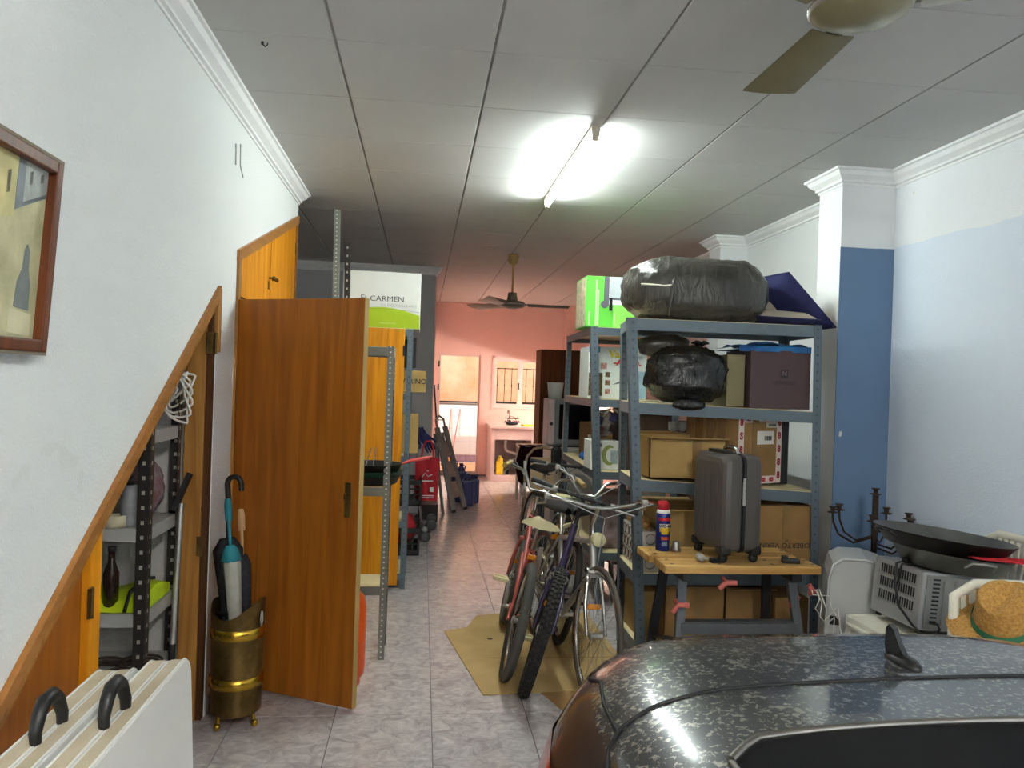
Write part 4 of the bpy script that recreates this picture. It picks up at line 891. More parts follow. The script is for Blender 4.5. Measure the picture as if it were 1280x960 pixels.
g.ball((1.38, 7.89, .93), (.055, .03, .05), 12, 8); solo('work_glove', 'black work glove hung over the tube chair back', 'glove', g, M_BLACK, T(1.38, 7.88, .75), world=True)

# ================================================================== RIGHT RACKS
rA = rack('metal_shelf', 'wide blue grey steel shelf in front, behind the workbench',
     [((1.272, 4.36, 0), (1.152, 4.36, 1.998)), ((2.352, 4.36, 0), (2.315, 4.36, 2.0)), ((1.272, 4.85, 0), (1.232, 4.85, 1.998)), ((2.352, 4.85, 0), (2.33, 4.85, 2.0))],
     [1.997, (1.518, 1.492, 1.518, 1.492), (1.08, 1.02, 1.08, 1.02), .54, .135], M_BLUEST, M_BLUEB, M_CREAM, 'right hand steel shelves', pw=.05, lip=.064)
rB = rack('metal_shelf', 'narrower blue grey steel shelf standing behind the wide one',
     [((1.30, 5.55, 0), (1.195, 5.55, 2.03)), ((1.88, 5.55, 0), (1.86, 5.55, 2.03)), ((1.28, 7.08, 0), (1.30, 7.08, 2.05)), ((1.88, 7.08, 0), (1.88, 7.08, 2.05))],
     [(2.028, 2.028, 2.048, 2.048), 1.508, .985, .40], M_BLUEST, M_BLUEB, M_CREAM, 'right hand steel shelves', pw=.05, lip=.055)
# --- on rack B
M_GRN = mat('bright green printed carton', '#5fc443', .5, vary=.08, vscale=4)
gb_ = carton('cardboard_box', 'bright green appliance box on top of the narrower steel shelf', 1.165, 1.60, 5.62, 6.00, 2.032, 2.405, M_GRN)
x0, y0 = 1.165, 5.6195
M_PGRY = mat('printed grey', '#63616a', .5); M_PLG = mat('printed light grey', '#b9c3c6', .5, vary=.1); M_PPALE = mat('printed pale blue', '#dfe6ee', .5); M_PLIME = mat('printed light green', '#8fd862', .5)
def fprint(par, name, x0, x1, z0, z1, y, m): return part(name, MB().b(x0, x1, y - .0008, y + .001, z0, z1), m, par, world=True)
fprint(gb_, 'printed_panel', 1.30, 1.598, 2.20, 2.403, 5.6195, M_PPALE); fprint(gb_, 'printed_patch', 1.37, 1.598, 2.034, 2.20, 5.6195, M_PLIME)
fprint(gb_, 'printed_tube', 1.297, 1.335, 2.19, 2.403, 5.6190, M_PGRY); fprint(gb_, 'printed_tank', 1.34, 1.43, 2.24, 2.40, 5.6190, M_PLG); fprint(gb_, 'printed_base', 1.335, 1.42, 2.235, 2.25, 5.6185, M_PGRY)
part('printed_wheel', MB().cyl((1.303, 5.6185, 2.20), (1.303, 5.621, 2.20), .028, n=18), M_PGRY, gb_, world=True); part('hand_hole', MB().b(1.338, 1.362, 5.617, 5.621, 2.155, 2.25, .01), M_BLACK, gb_, world=True)
for xx, zz in ((1.185, .10), (1.235, .33), (1.25, .26)): fprint(gb_, 'printed_line', xx, xx + .012, 2.045, 2.045 + zz, 5.6190, mat('pale green print', '#b5e69d', .6))
fprint(gb_, 'printed_line', 1.375, 1.385, 2.05, 2.14, 5.6190, mat('pale green print', '#b5e69d', .6))
part('printed_side', MB().b(1.1638, 1.1655, 5.64, 5.98, 2.04, 2.395), mat('pink and cream printed side', '#d8c2ae', .6, vary=.4, vscale=22, dark='#8f9a6a'), gb_, world=True)
M_VAP = mat('pale blue white printed carton', '#d9e1da', .5, vary=.06, vscale=3)
vb = carton('cardboard_box', 'white appliance box with yellow and red lettering on the narrower shelf', 1.215, 1.66, 5.70, 6.02, 1.510, 1.895, M_VAP)
text('Vapori', .078, FRONT(1.475, 5.697, 1.84), mat('yellow print', '#d9c822', .5), vb, bold=.003); text('Jet', .034, FRONT(1.605, 5.697, 1.825), mat('blue grey print', '#6f8a94', .5), vb)
text('-Ariete.', .056, FRONT(1.51, 5.697, 1.78), mat('red print', '#c43028', .5), vb, bold=.003, xs=1.2)
fprint(vb, 'printed_corner', 1.217, 1.30, 1.85, 1.893, 5.6995, mat('blue print', '#3f79a8', .5))
M_PH = [mat('photo print brown', '#5b3a2a', .5, vary=.5, vscale=60, dark='#a98a70'), mat('photo print red', '#8a3a38', .5, vary=.5, vscale=60, dark='#c9a79a'), mat('photo print olive', '#7a6d3a', .5, vary=.5, vscale=60, dark='#2f2a22')]
for k, (xx, zz, s) in enumerate(((1.225, 1.735, .045), (1.31, 1.73, .045), (1.345, 1.67, .038), (1.345, 1.61, .038), (1.345, 1.545, .038))): fprint(vb, 'printed_photo', xx, xx + s, zz, zz + s, 5.6992, M_PH[k % 3])
fprint(vb, 'printed_photo', 1.22, 1.325, 1.53, 1.70, 5.6992, M_PH[2]); fprint(vb, 'printed_blue', 1.56, 1.658, 1.52, 1.72, 5.6995, mat('pale blue print', '#9fc0d2', .5, vary=.1))
part('printed_nozzle', MB().prism([(1.40, 1.615), (1.46, 1.645), (1.55, 1.68), (1.60, 1.69), (1.60, 1.665), (1.53, 1.65), (1.45, 1.625)], .001, T(0, 5.6992, 0) @ Rx(PI / 2)), mat('steel grey print', '#5a636c', .5), vb, world=True)
for k in range(4): fprint(vb, 'printed_line', 1.475, 1.56, 1.525 + k * .02, 1.529 + k * .02, 5.6992, M_PGRY)
pcb = carton('cardboard_box', 'small white box with a green crescent picture on the narrower shelf', 1.245, 1.46, 5.66, 5.90, .987, 1.20, M_CW)
cres = [(.055 * math.cos(math.radians(a)), .075 * math.sin(math.radians(a))) for a in range(60, 301, 15)] + [(.02 + .045 * math.cos(math.radians(a)), .055 * math.sin(math.radians(a))) for a in range(285, 70, -15)]
part('printed_crescent', MB().prism(cres, .001, T(1.385, 5.6595, 1.095) @ Rx(PI / 2)), mat('olive green print', '#8f9a52', .5, vary=.3, vscale=60), pcb, world=True); fprint(pcb, 'printed_patch', 1.395, 1.45, 1.03, 1.13, 5.6595, mat('printed blue grey', '#a9b9bd', .5, vary=.3, vscale=50)); fprint(pcb, 'printed_patch', 1.305, 1.325, 1.155, 1.18, 5.6595, M_PGRY)
cbag = thing('plastic_bag', 'clear printed bag hanging below the second shelf of the narrower rack', 'bag', T(1.37, 5.75, 1.21))
part('film', MB().ball((1.37, 5.78, 1.325), (.11, .07, .11), 18, 12, lambda d: .9 + .16 * noise.noise(d * 3)), mat('milky film', '#b7b2a8', .25, vary=.4, vscale=25, dark='#827a78'), cbag, world=True)
for x, zz, m in ((1.31, 1.35, mat('purple print', '#4a4a86', .4, vary=.3)), (1.42, 1.37, mat('purple print', '#4a4a86', .4)), (1.42, 1.29, mat('dark brown print', '#2f1d18', .4)), (1.315, 1.275, mat('russet print', '#7c4234', .4))): part('printed_patch', MB().box((x, 5.712, zz), (.06, .012, .06), Euler((0, .3, 0)), .004), m, cbag, world=True)
for k in range(3): part('cord_loop', MB().tube([(1.29 + .02 * k, 5.72, 1.43 - .01 * k), (1.34, 5.705, 1.415 - .02 * k), (1.40, 5.705, 1.44), (1.455, 5.72, 1.425 - .01 * k)], .004, 5), M_WHITE, cbag, world=True)
solo('blue_cloth', 'small bright blue cloth on the middle board of the narrower shelf', 'cloth', MB().ball((0, 0, .035), (.06, .06, .045), 14, 8, lambda d: .8 + .3 * noise.noise(d * 3)), mat('bright blue cloth', '#2f6fc4', .7, vary=.2), T(1.36, 6.40, .985))
bottle('bottle', 'white bottle on the middle board of the narrower shelf', 'bottle', 1.32, 6.05, .987, [(0, 0), (.035, 0), (.036, .16), (.015, .20), (0, .2)], mat('pinkish white bottle', '#e5cfc6', .4), M_WHITE, [(0, .23), (.016, .23), (.016, .2), (0, .2)])
carton('cardboard_box', 'low brown carton at the back of the narrower shelf middle board', 1.42, 1.80, 6.45, 6.95, .987, 1.28)
carton('cardboard_box', 'dark brown carton at the right of the narrower shelf middle board', 1.50, 1.84, 5.60, 6.05, .987, 1.44, mat('dark brown carton', '#4a3322', .8, vary=.3, vscale=9))
carton('cardboard_box', 'dark carton at the back of the recess beyond the narrower shelf', 1.95, 2.45, 5.3, 5.8, 0, 1.36, mat('dark brown carton', '#4a3322', .8))
carton('cardboard_box', 'pale patterned box low inside the narrower shelf', 1.34, 1.62, 5.68, 6.05, .402, .80, mat('mottled printed carton', '#b5a0a4', .6, vary=.4, vscale=9, dark='#6d5a50'))
carton('cardboard_box', 'white flat box low inside the narrower shelf', 1.64, 1.82, 5.65, 6.05, .402, .86, M_CW)

# --- bags and cushions on top of the wide rack
def superball(c, r, e, n=40, m=24, amp=.04, fr=3.0, seed=0, zmin=None):
    mb = MB(); vs = []
    sg = lambda a, p: math.copysign(abs(a) ** p, a)
    for i in range(m + 1):
        th = -PI / 2 + PI * i / m
        for k in range(n):
            ph = 2 * PI * k / n; d = Vector((math.cos(th) * math.cos(ph), math.cos(th) * math.sin(ph), math.sin(th)))
            x, y, z = sg(math.cos(th), e) * sg(math.cos(ph), e), sg(math.cos(th), e) * sg(math.sin(ph), e), sg(math.sin(th), e)
            q = 1 + amp * noise.noise(d * fr + Vector((seed, seed * 2, 3))) + amp * .5 * (abs(noise.noise(d * fr * 2.7 + Vector((seed, 1, 1)))) * 2 - .6)
            p = Vector((x * r[0], y * r[1], z * r[2])) * q + Vector(c)
            if zmin is not None: p.z = max(p.z, zmin)
            vs.append(p)
    mb.add(vs, [[i * n + k, i * n + (k + 1) % n, (i + 1) * n + (k + 1) % n, (i + 1) * n + k] for i in range(m) for k in range(n)], True); return mb
def bag_mat(name, c, dark, rough=.33):
    m = mat(name, c, rough, vary=.4, vscale=3, dark=dark); n = m.node_tree.nodes; l = m.node_tree.links; p = n['Principled BSDF']
    tc = n.new('ShaderNodeTexCoord'); mp = n.new('ShaderNodeMapping'); mp.inputs['Scale'].default_value = (1, 1, .35); l.new(tc.outputs['Object'], mp.inputs[0])
    z = n.new('ShaderNodeTexNoise'); z.inputs['Scale'].default_value = 14; z.inputs['Detail'].default_value = 4; z.inputs['Distortion'].default_value = 1.2; l.new(mp.outputs[0], z.inputs['Vector'])
    b = n.new('ShaderNodeBump'); b.inputs['Strength'].default_value = .5; b.inputs['Distance'].default_value = .03; l.new(z.outputs['Fac'], b.inputs['Height']); l.new(b.outputs[0], p.inputs['Normal']); return m
M_BAG = bag_mat('black bin bag film', '#222221', '#161616', .22); M_BAGG = bag_mat('thin dark grey bag film', '#4a4740', '#2d2b28', .3)
bg1 = thing('bin_bag', 'huge stuffed dark grey bin bag on top of the wide shelf', 'bag', T(1.62, 4.62, 2.0), 'stuffed bin bags')
part('body', superball((1.62, 4.62, 2.185), (.43, .25, .205), .66, 64, 40, .06, 2.0, 3, 2.002), M_BAGG, bg1, world=True)
part('seam_fold', MB().tube([(1.24, 4.43, 2.20), (1.30, 4.395, 2.195), (1.36, 4.385, 2.19), (1.42, 4.38, 2.195)], .006, 5), mat('pale plastic fold', '#c9c6b8', .35), bg1, world=True)
part('corner_fold', MB().tube([(1.40, 4.395, 2.02), (1.405, 4.375, 2.12), (1.42, 4.385, 2.22), (1.47, 4.43, 2.31), (1.53, 4.5, 2.36)], [.004, .012, .014, .012, .004], 6), M_BAGG, bg1, world=True)
bg2 = thing('bin_bag', 'black knotted bin bag on the second board of the wide shelf', 'bag', T(1.55, 4.55, 1.52), 'stuffed bin bags')
part('body', superball((1.545, 4.50, 1.68), (.24, .17, .175), .8, 64, 40, .11, 2.2, 9, 1.522), M_BAG, bg2, world=True)
kn = MB().tube([(1.62, 4.5, 1.83), (1.63, 4.5, 1.86)], [.03, .014], 8)
for a in range(5): kn.tube([(1.63, 4.5, 1.855), (1.63 + .03 * math.cos(a * 1.3), 4.5 + .03 * math.sin(a * 1.3), 1.88), (1.63 + .055 * math.cos(a * 1.3), 4.5 + .04 * math.sin(a * 1.3), 1.875 + .012 * (a % 2))], [.008, .014, .004], 6)
part('knot', kn, M_BAG, bg2, world=True)
part('hanging_fold', MB().ball((1.52, 4.345, 1.51), (.11, .02, .035), 16, 8, lambda d: .9 + .2 * noise.noise(d * 3)), M_BAG, bg2, world=True)
solo('bin_bag', 'thin grey bag bulging under the top board of the wide shelf', 'bag', superball((1.47, 4.70, 1.86), (.16, .12, .075), .8, 30, 18, .1, 2.4, 5), M_BAGG, T(1.47, 4.70, 1.80), 'stuffed bin bags', world=True)
M_NAVYB = mat('navy cushion cloth', '#25295a', .85, vary=.2, vscale=8, bump=.15, bscale=90); M_CUSHB = mat('beige cushion piping cloth', '#b5aa98', .85, vary=.15, vscale=8)
def cushion(label, c, e1, e2, th, top=True):
    """two-faced cushion spanned by e1,e2 from corner c: navy underside, beige upper side"""
    c, e1, e2 = Vector(c), Vector(e1), Vector(e2); nn = e1.cross(e2).normalized(); t = thing('cushion', label, 'cushion', T(*(c + (e1 + e2) / 2)), 'navy and beige cushions')
    def f(s_): return lambda u, v: c + e1 * u + e2 * v + nn * s_ * th / 2 * (min(1, 6 * u) * min(1, 6 * (1 - u)) * min(1, 6 * v) * min(1, 6 * (1 - v))) ** .5 * (.75 + .25 * math.sin(PI * u) * math.sin(PI * v))
    part('navy_side', MB().surf(f(-1), 18, 18), M_NAVYB, t, world=True); part('beige_side', MB().surf(f(1), 18, 18), M_CUSHB, t, world=True)
    part('piping', MB().tube([c, c + e1, c + e1 + e2, c + e2], .006, 6, closed=True), M_NAVYB, t, world=True); return t
cushion('navy and beige cushion propped on its corner at the right end of the wide shelf', (2.205, 4.58, 2.335), (.30, -.03, -.325), (-.25, .36, -.04), .09)
cushion('flat navy cushion with beige top lying beside the huge bag', (1.95, 4.45, 2.045), (.40, 0, -.005), (0, .36, .02), .10)
cushion('navy cushion standing behind the huge bag', (1.86, 4.83, 2.03), (.36, -.10, .05), (.06, .06, .27), .09)
# --- second board
nb = carton('cardboard_box', 'dark aubergine coffee machine box on the wide shelf second board', 1.905, 2.275, 4.40, 4.78, 1.502, 1.845, mat('aubergine brown carton', '#4a3336', .55, vary=.08, vscale=5))
part('printed_square', MB().b(2.09, 2.135, 4.3985, 4.401, 1.685, 1.735), mat('dark aubergine print', '#24181a', .5), nb, world=True); text('N', .04, FRONT(2.1125, 4.3975, 1.71), mat('mauve print', '#6a5256', .5), nb, bold=.001); text('NESPRESSO', .026, FRONT(2.11, 4.3985, 1.655), mat('dark aubergine print', '#24181a', .5), nb, xs=1.1)
carton('cardboard_box', 'olive tan box squeezed between the black bag and the aubergine box', 1.79, 1.90, 4.47, 4.80, 1.507, 1.815, mat('olive tan carton', '#8f8462', .8, vary=.15))
tw = MB(); tw.surf(lambda u, v: (1.83 + .44 * u, 4.40 + .38 * v, 1.865 + .03 * noise.noise(Vector((u * 4, v * 3, 2))) + .018 * math.sin(u * PI)), 24, 14); tw.surf(lambda u, v: (1.83 + .44 * u, 4.395 + .01 * math.sin(u * 12), 1.835 + .035 * v), 24, 3); tw.surf(lambda u, v: (1.83 + .44 * u, 4.40 + .38 * v, 1.848), 2, 2)
solo('towel', 'folded blue towel on top of the aubergine box', 'towel', tw, mat('blue towel cloth', '#2f78ad', .9, vary=.3, vscale=5, dark='#1d4d86', bump=.3, bscale=120), T(2.05, 4.58, 1.847), world=True)
# --- third board
c1 = carton('cardboard_box', 'light open carton with a strip of tape at the left of the third board', 1.31, 1.76, 4.385, 4.75, 1.082, 1.315, M_CARDL, tape=.0, open_=True)
part('tape', MB().b(.03, .085, -.1845, -.1815, .0, .232), M_TAPE, c1)
C = Vector((1.845, 4.40)); ang = math.atan2(.19, .38); Mp = T(C.x, C.y, 1.05) @ Rz(ang); Wp, Dp, Hp = .385, .42, .41
pc = solo('cardboard_box', 'carton printed with a red and white chain border on the third board', 'box', MB().box((Wp / 2, Dp / 2, Hp / 2), (Wp, Dp, Hp), None, .004), M_CARD, Mp)
M_PKW = mat('pinkish white print', '#e0cfc8', .7); M_DRED = mat('dark red print', '#a02436', .7)
def lp(nm, x0, x1, z0, z1, m, y=-.001): return part(nm, MB().b(x0, x1, y - .0008, .001, z0, z1), m, pc)
lp('border_strip', .0, .045, .0, Hp, M_PKW); lp('border_strip', Wp - .045, Wp, 0, Hp, M_PKW); lp('border_strip', .045, Wp - .045, Hp - .045, Hp, M_PKW); lp('border_strip', .045, Wp - .045, 0, .045, M_PKW)
M8 = Mp @ Rx(PI / 2)
for k in range(5): text('S' if k % 2 else '8', .055, Mp @ T(.0225, -.0022, .045 + k * .08) @ Rx(PI / 2), M_DRED, pc, bold=.003); text('8', .055, Mp @ T(Wp - .0225, -.0022, .045 + k * .08) @ Rx(PI / 2), M_DRED, pc, bold=.003)
for k in range(4):
    for zz in (.0225, Hp - .0225): text('8', .05, Mp @ T(.085 + k * .072, -.0022, zz) @ Rx(PI / 2) @ Rz(PI / 2), M_DRED, pc, bold=.003)
lp('tape', .12, .175, .15, Hp, M_TAPE, -.002); lp('address_label', .16, .31, .235, .315, M_WHITE, -.0026); lp('barcode_label', .245, .34, .335, .365, M_WHITE, -.0026)
bc = MB()
part('barcode', (lambda q: ([q.b(.258 + k * .0065, .262 + k * .0065, -.0042, -.003, .342, .358) for k in range(11)], q)[1])(MB()), M_INK, pc, kind='stuff')
for k in range(9): bc.b(.225 + k * .0075, .229 + k * .0075 + .002 * (k % 2), -.0042, -.003, .258, .285)
part('barcode', bc, M_INK, pc, kind='stuff')
sd = MB(); 
for k in range(3): sd.b(-.0025, .001, .10 + k * .09, .16 + k * .09, .02, Hp - .01)
part('side_tape', sd, mat('glossy brown tape', '#8f6a3d', .2, vary=.3, vscale=14), pc)
carton('cardboard_box', 'dark slim box behind the red bordered carton', 2.19, 2.28, 4.66, 4.82, 1.03, 1.42, M_BLACK)
carton('cardboard_box', 'tall brown carton standing behind the light open carton', 1.36, 1.62, 4.77, 4.84, 1.085, 1.33, M_CARD)
solo('cup_holder', 'small clear double cup on the light open carton', 'cup', MB().lathe([(.012, 0), (.028, .01), (.03, .06), (.026, .06), (.024, .012), (0, .01)], 16, T(-.03, 0, 0)).lathe([(.012, 0), (.028, .01), (.03, .06), (.026, .06), (.024, .012), (0, .01)], 16, T(.03, 0, 0)), M_GREYP, T(1.62, 4.83, 1.33))
# --- fourth board
oc = carton('cardboard_box', 'open carton at the left of the fourth board behind the blue can', 1.40, 1.72, 4.40, 4.78, .542, .90, M_CARDL, open_=True)
ob = carton('cardboard_box', 'carton lettered upside down behind the grey suitcase', 1.75, 2.315, 4.385, 4.80, .542, .935, M_CARD, tape=.12)
text('ROBERTO VERINO', .040, T(2.135, 4.3815, .705) @ Rx(PI / 2) @ Rz(PI), M_INK, ob, bold=.0006, xs=1.12)
for zz in (.665, .735): text('o', .03, T(2.152, 4.3812, zz) @ Rx(PI / 2), M_INK, ob)
wb = carton('fabric_box', 'white storage box printed with brown rings on the fourth board', 1.285, 1.39, 4.40, 4.82, .542, .77, mat('white ring fabric', '#d6d1c8', .8, vary=.05))
M_RING = mat('brown ring print', '#6d5648', .8)
for j in range(3):
    for k in range(6):
        part('printed_ring', MB().tube([(-.0545, -.18 + k * .07 + (.02 if j % 2 else 0) + .03 * math.cos(a * PI / 8), .045 + j * .07 + .03 * math.sin(a * PI / 8)) for a in range(16)], .0022, 4, closed=True), M_RING, wb)
    part('printed_ring', MB().tube([(.0 + .03 * math.cos(a * PI / 8), -.212, .045 + j * .07 + .03 * math.sin(a * PI / 8)) for a in range(16)], .0022, 4, closed=True), M_RING, wb)
for k in range(8):
    s_ = MB().box((0, 0, 0), (.028, .14 + .04 * (k % 3), .022), Euler((.12 * (k % 3 - 1), .3 * (k % 2), .5 * (k - 3.5) / 4)), .006); solo('wood_offcut', ['front', 'second', 'third', 'fourth', 'fifth', 'sixth', 'seventh', 'rearmost'][k] + ' of the small wooden offcuts piled on the ring printed box', 'offcut', s_, M_CHIP, T(1.325 + .012 * (k % 3), 4.46 + .04 * k, .795 + .012 * (k % 2)), 'wooden offcuts on the ring printed box')
# --- lowest board
carton('cardboard_box', 'carton with a strip of tape at the left of the lowest board', 1.44, 1.80, 4.42, 4.80, .137, .46, M_CARD, tape=.03, open_=True)
carton('cardboard_box', 'middle carton on the lowest board of the wide shelf', 1.815, 2.10, 4.44, 4.80, .137, .44, M_CARD, open_=True)
carton('cardboard_box', 'right hand closed carton on the lowest board of the wide shelf', 2.115, 2.32, 4.42, 4.80, .137, .385, M_CARD)
carton('cardboard_box', 'leftmost tan carton on the lowest board of the wide shelf', 1.30, 1.425, 4.5, 4.80, .137, .40, M_CARDL)

# ================================================================== FLOOR CARDBOARD
M_SHEET = mat('flattened cardboard', '#b89a66', .85, vary=.12, vscale=3, dark='#a78a56')
sh = MB().prism([(.19, 5.02), (.34, 5.10), (.42, 5.35), (.70, 5.42), (1.20, 5.42), (1.22, 4.06), (.36, 3.99)], .005)
cs = solo('cardboard_sheet', 'big flattened cardboard sheet on the floor under the bicycles', 'cardboard', sh, M_SHEET, T(0, 0, .0008))
part('stain', MB().lathe([(0, .0056), (.018, .0056), (.016, .006), (0, .006)], 12, T(.47, 4.86, 0)), mat('brown stain', '#5b4030', .9), cs); part('crease', MB().b(.42, 1.21, 4.52, 4.526, .005, .0056), M_CARD, cs)
solo('cardboard_sheet', 'smaller cardboard sheet poking out towards the car', 'cardboard', MB().prism([(.60, 4.20), (1.25, 4.2), (1.25, 3.72), (.76, 3.72)], .004), M_CARD, T(0, 0, .0004) @ T(0, 0, 0))
# ================================================================== BICYCLES
M_SPOKE = mat('steel spoke', '#a8a69f', .35, 1.0); M_GUM = mat('brown grey tyre', '#4f463c', .7, vary=.25, vscale=20); M_IVORY = mat('ivory plastic', '#d8cfa0', .45, vary=.12, vscale=14); M_TAN = mat('tan grip', '#a58d58', .7, vary=.3, vscale=60)
def wheel(name, c, R, rt, mt_, knobs, par, M):
    m4 = T(*c) @ Rx(PI / 2)
    wl_ = part(name, MB().lathe([(.0, -.035), (.018, -.035), (.022, -.03), (.014, -.02), (.014, .02), (.022, .03), (.018, .035), (0, .035)], 14, m4), M_ALU, par)
    ty = MB(); ty.lathe([(R - rt + rt * math.cos(a), rt * math.sin(a)) for a in [2 * PI * k / 10 for k in range(11)]], 48, m4); part('tyre', ty, mt_, wl_)
    if knobs:
        kb = MB()
        for k in range(72):
            a = 2 * PI * k / 72
            for s_ in (-1, 0, 1):
                aa = a + (.5 if s_ == 0 else 0) * 2 * PI / 72; rr = R - (.000 if s_ == 0 else .008)
                kb.box(Vector(c) + Vector((rr * math.cos(aa), s_ * rt * .62, rr * math.sin(aa))), (.016, .016, .016), Euler((0, -aa, 0)))
        part('tread_knobs', kb, mt_, wl_, kind='stuff')
    part('rim', MB().lathe([(R - 2 * rt + .004, -.011), (R - 2 * rt - .016, -.009), (R - 2 * rt - .018, 0), (R - 2 * rt - .016, .009), (R - 2 * rt + .004, .011)], 48, m4), M_CHROME, wl_)
    sp = MB(); Ri = R - 2 * rt - .015
    for k in range(28):
        a = 2 * PI * k / 28; s_ = .028 if k % 2 else -.028; b = a + (.5 if (k // 2) % 2 else -.5)
        sp.cyl(Vector(c) + Vector((.02 * math.cos(b), s_, .02 * math.sin(b))), Vector(c) + Vector((Ri * math.cos(a), 0, Ri * math.sin(a))), .0013, n=4, caps=False)
    part('spokes', sp, M_SPOKE, wl_, kind='stuff'); return wl_
def bike(label, pos, fwd, lean, R=.335, rt=.018, col=None, col2=None, knobs=False, style='city', m_tyre=None, saddle=None, grips=None, wb=1.0, hb_z=.98, seat_z=.86, fork_m=None, mudguard=True, lamp=False, hb_w=.27, bar_m=None, girl=False, crank=(-.16, .03), group='bicycles leaning on the right hand shelves'):
    a = math.atan2(fwd[1], fwd[0]); M = T(pos[0], pos[1], 0) @ Rz(a) @ Rx(lean) @ Matrix.Diagonal((1, 1, 1, 1))
    t = thing('bicycle', label, 'bicycle', M, group); m_tyre = m_tyre or M_RUB
    rh, fh = Vector((-wb / 2, 0, R)), Vector((wb / 2, 0, R)); bb = Vector((-wb / 2 + .43, 0, .28 * R / .335)); hb_ = Vector((wb / 2 - .13, 0, R * 1.86)); ht = Vector((wb / 2 - .19, 0, hb_z - .16)); st = Vector((-wb / 2 + .27, 0, seat_z - .16))
    f = MB()
    if girl: f.tube([ht - (ht - hb_) * .2, (ht + bb) / 2 + Vector((-.02, 0, .02)), bb + (st - bb) * .45], .014, 8); f.tube([hb_, bb], .017, 8)
    else: f.tube([ht - (ht - hb_) * .15, st], .015, 8); f.tube([hb_, bb], .017, 8)
    f.tube([bb, st], .0155, 8); f.cyl(hb_ - (ht - hb_) * .1, ht, .019, n=12); f.cyl(bb + Vector((0, -.035, 0)), bb + Vector((0, .035, 0)), .022, n=12)
    for s_ in (-1, 1): f.tube([bb + Vector((0, s_ * .02, 0)), rh + Vector((0, s_ * .055, 0))], .009, 6); f.tube([st + Vector((0, s_ * .012, 0)), rh + Vector((0, s_ * .055, 0))], .008, 6)
    part('frame', f, col, t)
    fk = MB()
    for s_ in (-1, 1): fk.tube([hb_ + Vector((.005, s_ * .03, 0)), hb_ + (fh - hb_) * .55 + Vector((-.01, s_ * .05, 0)), fh + Vector((0, s_ * .05, 0))], [.013, .011, .008], 8)
    fk.box(hb_ + Vector((.003, 0, .005)), (.04, .09, .03), None, .008); part('fork', fk, fork_m or col, t)
    for s_ in (-1, 1): pass
    wheel('front_wheel', fh, R, rt, m_tyre, knobs, t, M); wheel('rear_wheel', rh, R, rt, m_tyre, knobs, t, M)
    br = MB().box(hb_ + Vector((.035, 0, -.01)), (.03, .07, .03), None, .006)
    for s_ in (-1, 1): br.tube([hb_ + Vector((.035, s_ * .01, .01)), hb_ + Vector((.035, s_ * .05, -.02)), hb_ + Vector((.02, s_ * .03, -.07))], .007, 6)
    part('front_brake', br, M_ALU, t)
    part('stem', MB().tube([ht, ht + Vector((-.02, 0, .06)), ht + Vector((.05, 0, hb_z - ht.z))], .012, 8), bar_m or M_CHROME, t)
    c_ = ht + Vector((.05, 0, hb_z - ht.z)); h = MB()
    if style == 'flat': L = [(.0, -hb_w, .01), (.01, -hb_w * .5, 0), (.01, hb_w * .5, 0), (.0, hb_w, .01)]
    elif style == 'swept': L = [(-.17, -hb_w, .03), (-.07, -hb_w * .93, .035), (.03, -hb_w * .6, .03), (.01, -.05, 0), (.01, .05, 0), (.03, hb_w * .6, .03), (-.07, hb_w * .93, .035), (-.17, hb_w, .03)]
    else: L = [(-.13, -hb_w, .12), (-.04, -hb_w * .9, .13), (.02, -hb_w * .45, .10), (.0, -.06, 0), (.0, .06, 0), (.02, hb_w * .45, .10), (-.04, hb_w * .9, .13), (-.13, hb_w, .12)]
    P = [c_ + Vector(p) for p in L]; h.tube(P, .011, 8); hb2 = part('handlebar', h, bar_m or M_CHROME, t)
    for i, j in ((0, 1), (-1, -2)):
        part('grip', MB().tube([P[i] - (P[j] - P[i]).normalized() * .005, P[i] + (P[j] - P[i]).normalized() * .12], .0165, 10), grips or M_BLACK, hb2)
        d = (P[j] - P[i]).normalized(); q = P[i] + d * .13; out = Vector((1, 0, -.25)).normalized() if style == 'flat' else Vector((.2, 0, -1)).normalized()
        lv = MB().tube([q, q + out * .035 - d * .02, q + out * .05 - d * .12], [.009, .007, .006], 6); lv.box(q, (.03, .03, .03), None, .006); part('brake_lever', lv, M_ALU, hb2)
        part('brake_cable', MB().tube([q, q + out * .02 + d * .06 + Vector((.07, 0, .03)), c_ + Vector((.10, 0, -.04)), hb_ + Vector((.05, 0, .02))], .0028, 5), M_GREYP if bar_m is None else M_BLACK, hb2)
    part('seat_post', MB().cyl(st, st + Vector((-.035, 0, .14)), .012, n=10), M_CHROME, t)
    sd_ = MB(); sc = st + Vector((-.045, 0, .16))
    def sf(u, v):
        x = -.13 + .27 * u; wv = .092 * (1 - u) ** .7 + .020; a_ = v * PI; return sc + Vector((x, wv * math.cos(a_), .045 * math.sin(a_) * (1 - .3 * u) + .014 * (1 - u) ** 3 - .006))
    sd_.surf(sf, 16, 12); sd_.surf(lambda u, v: Vector(sf(u, 0)) * (1 - v) + Vector(sf(u, 1)) * v + Vector((0, 0, -.012 * math.sin(PI * v))), 16, 4)
    sd_.surf(lambda u, v: Vector(sf(0, u)) * (1 - v) + (sc + Vector((-.135, 0, -.005))) * v, 12, 2); part('saddle', sd_, saddle or M_BLACK, t)
    ck = MB().lathe([(.07, -.003), (.095, -.003), (.098, 0), (.095, .003), (.07, .003), (.07, -.003)], 28, T(*(bb + Vector((0, -.05, 0)))) @ Rx(PI / 2))
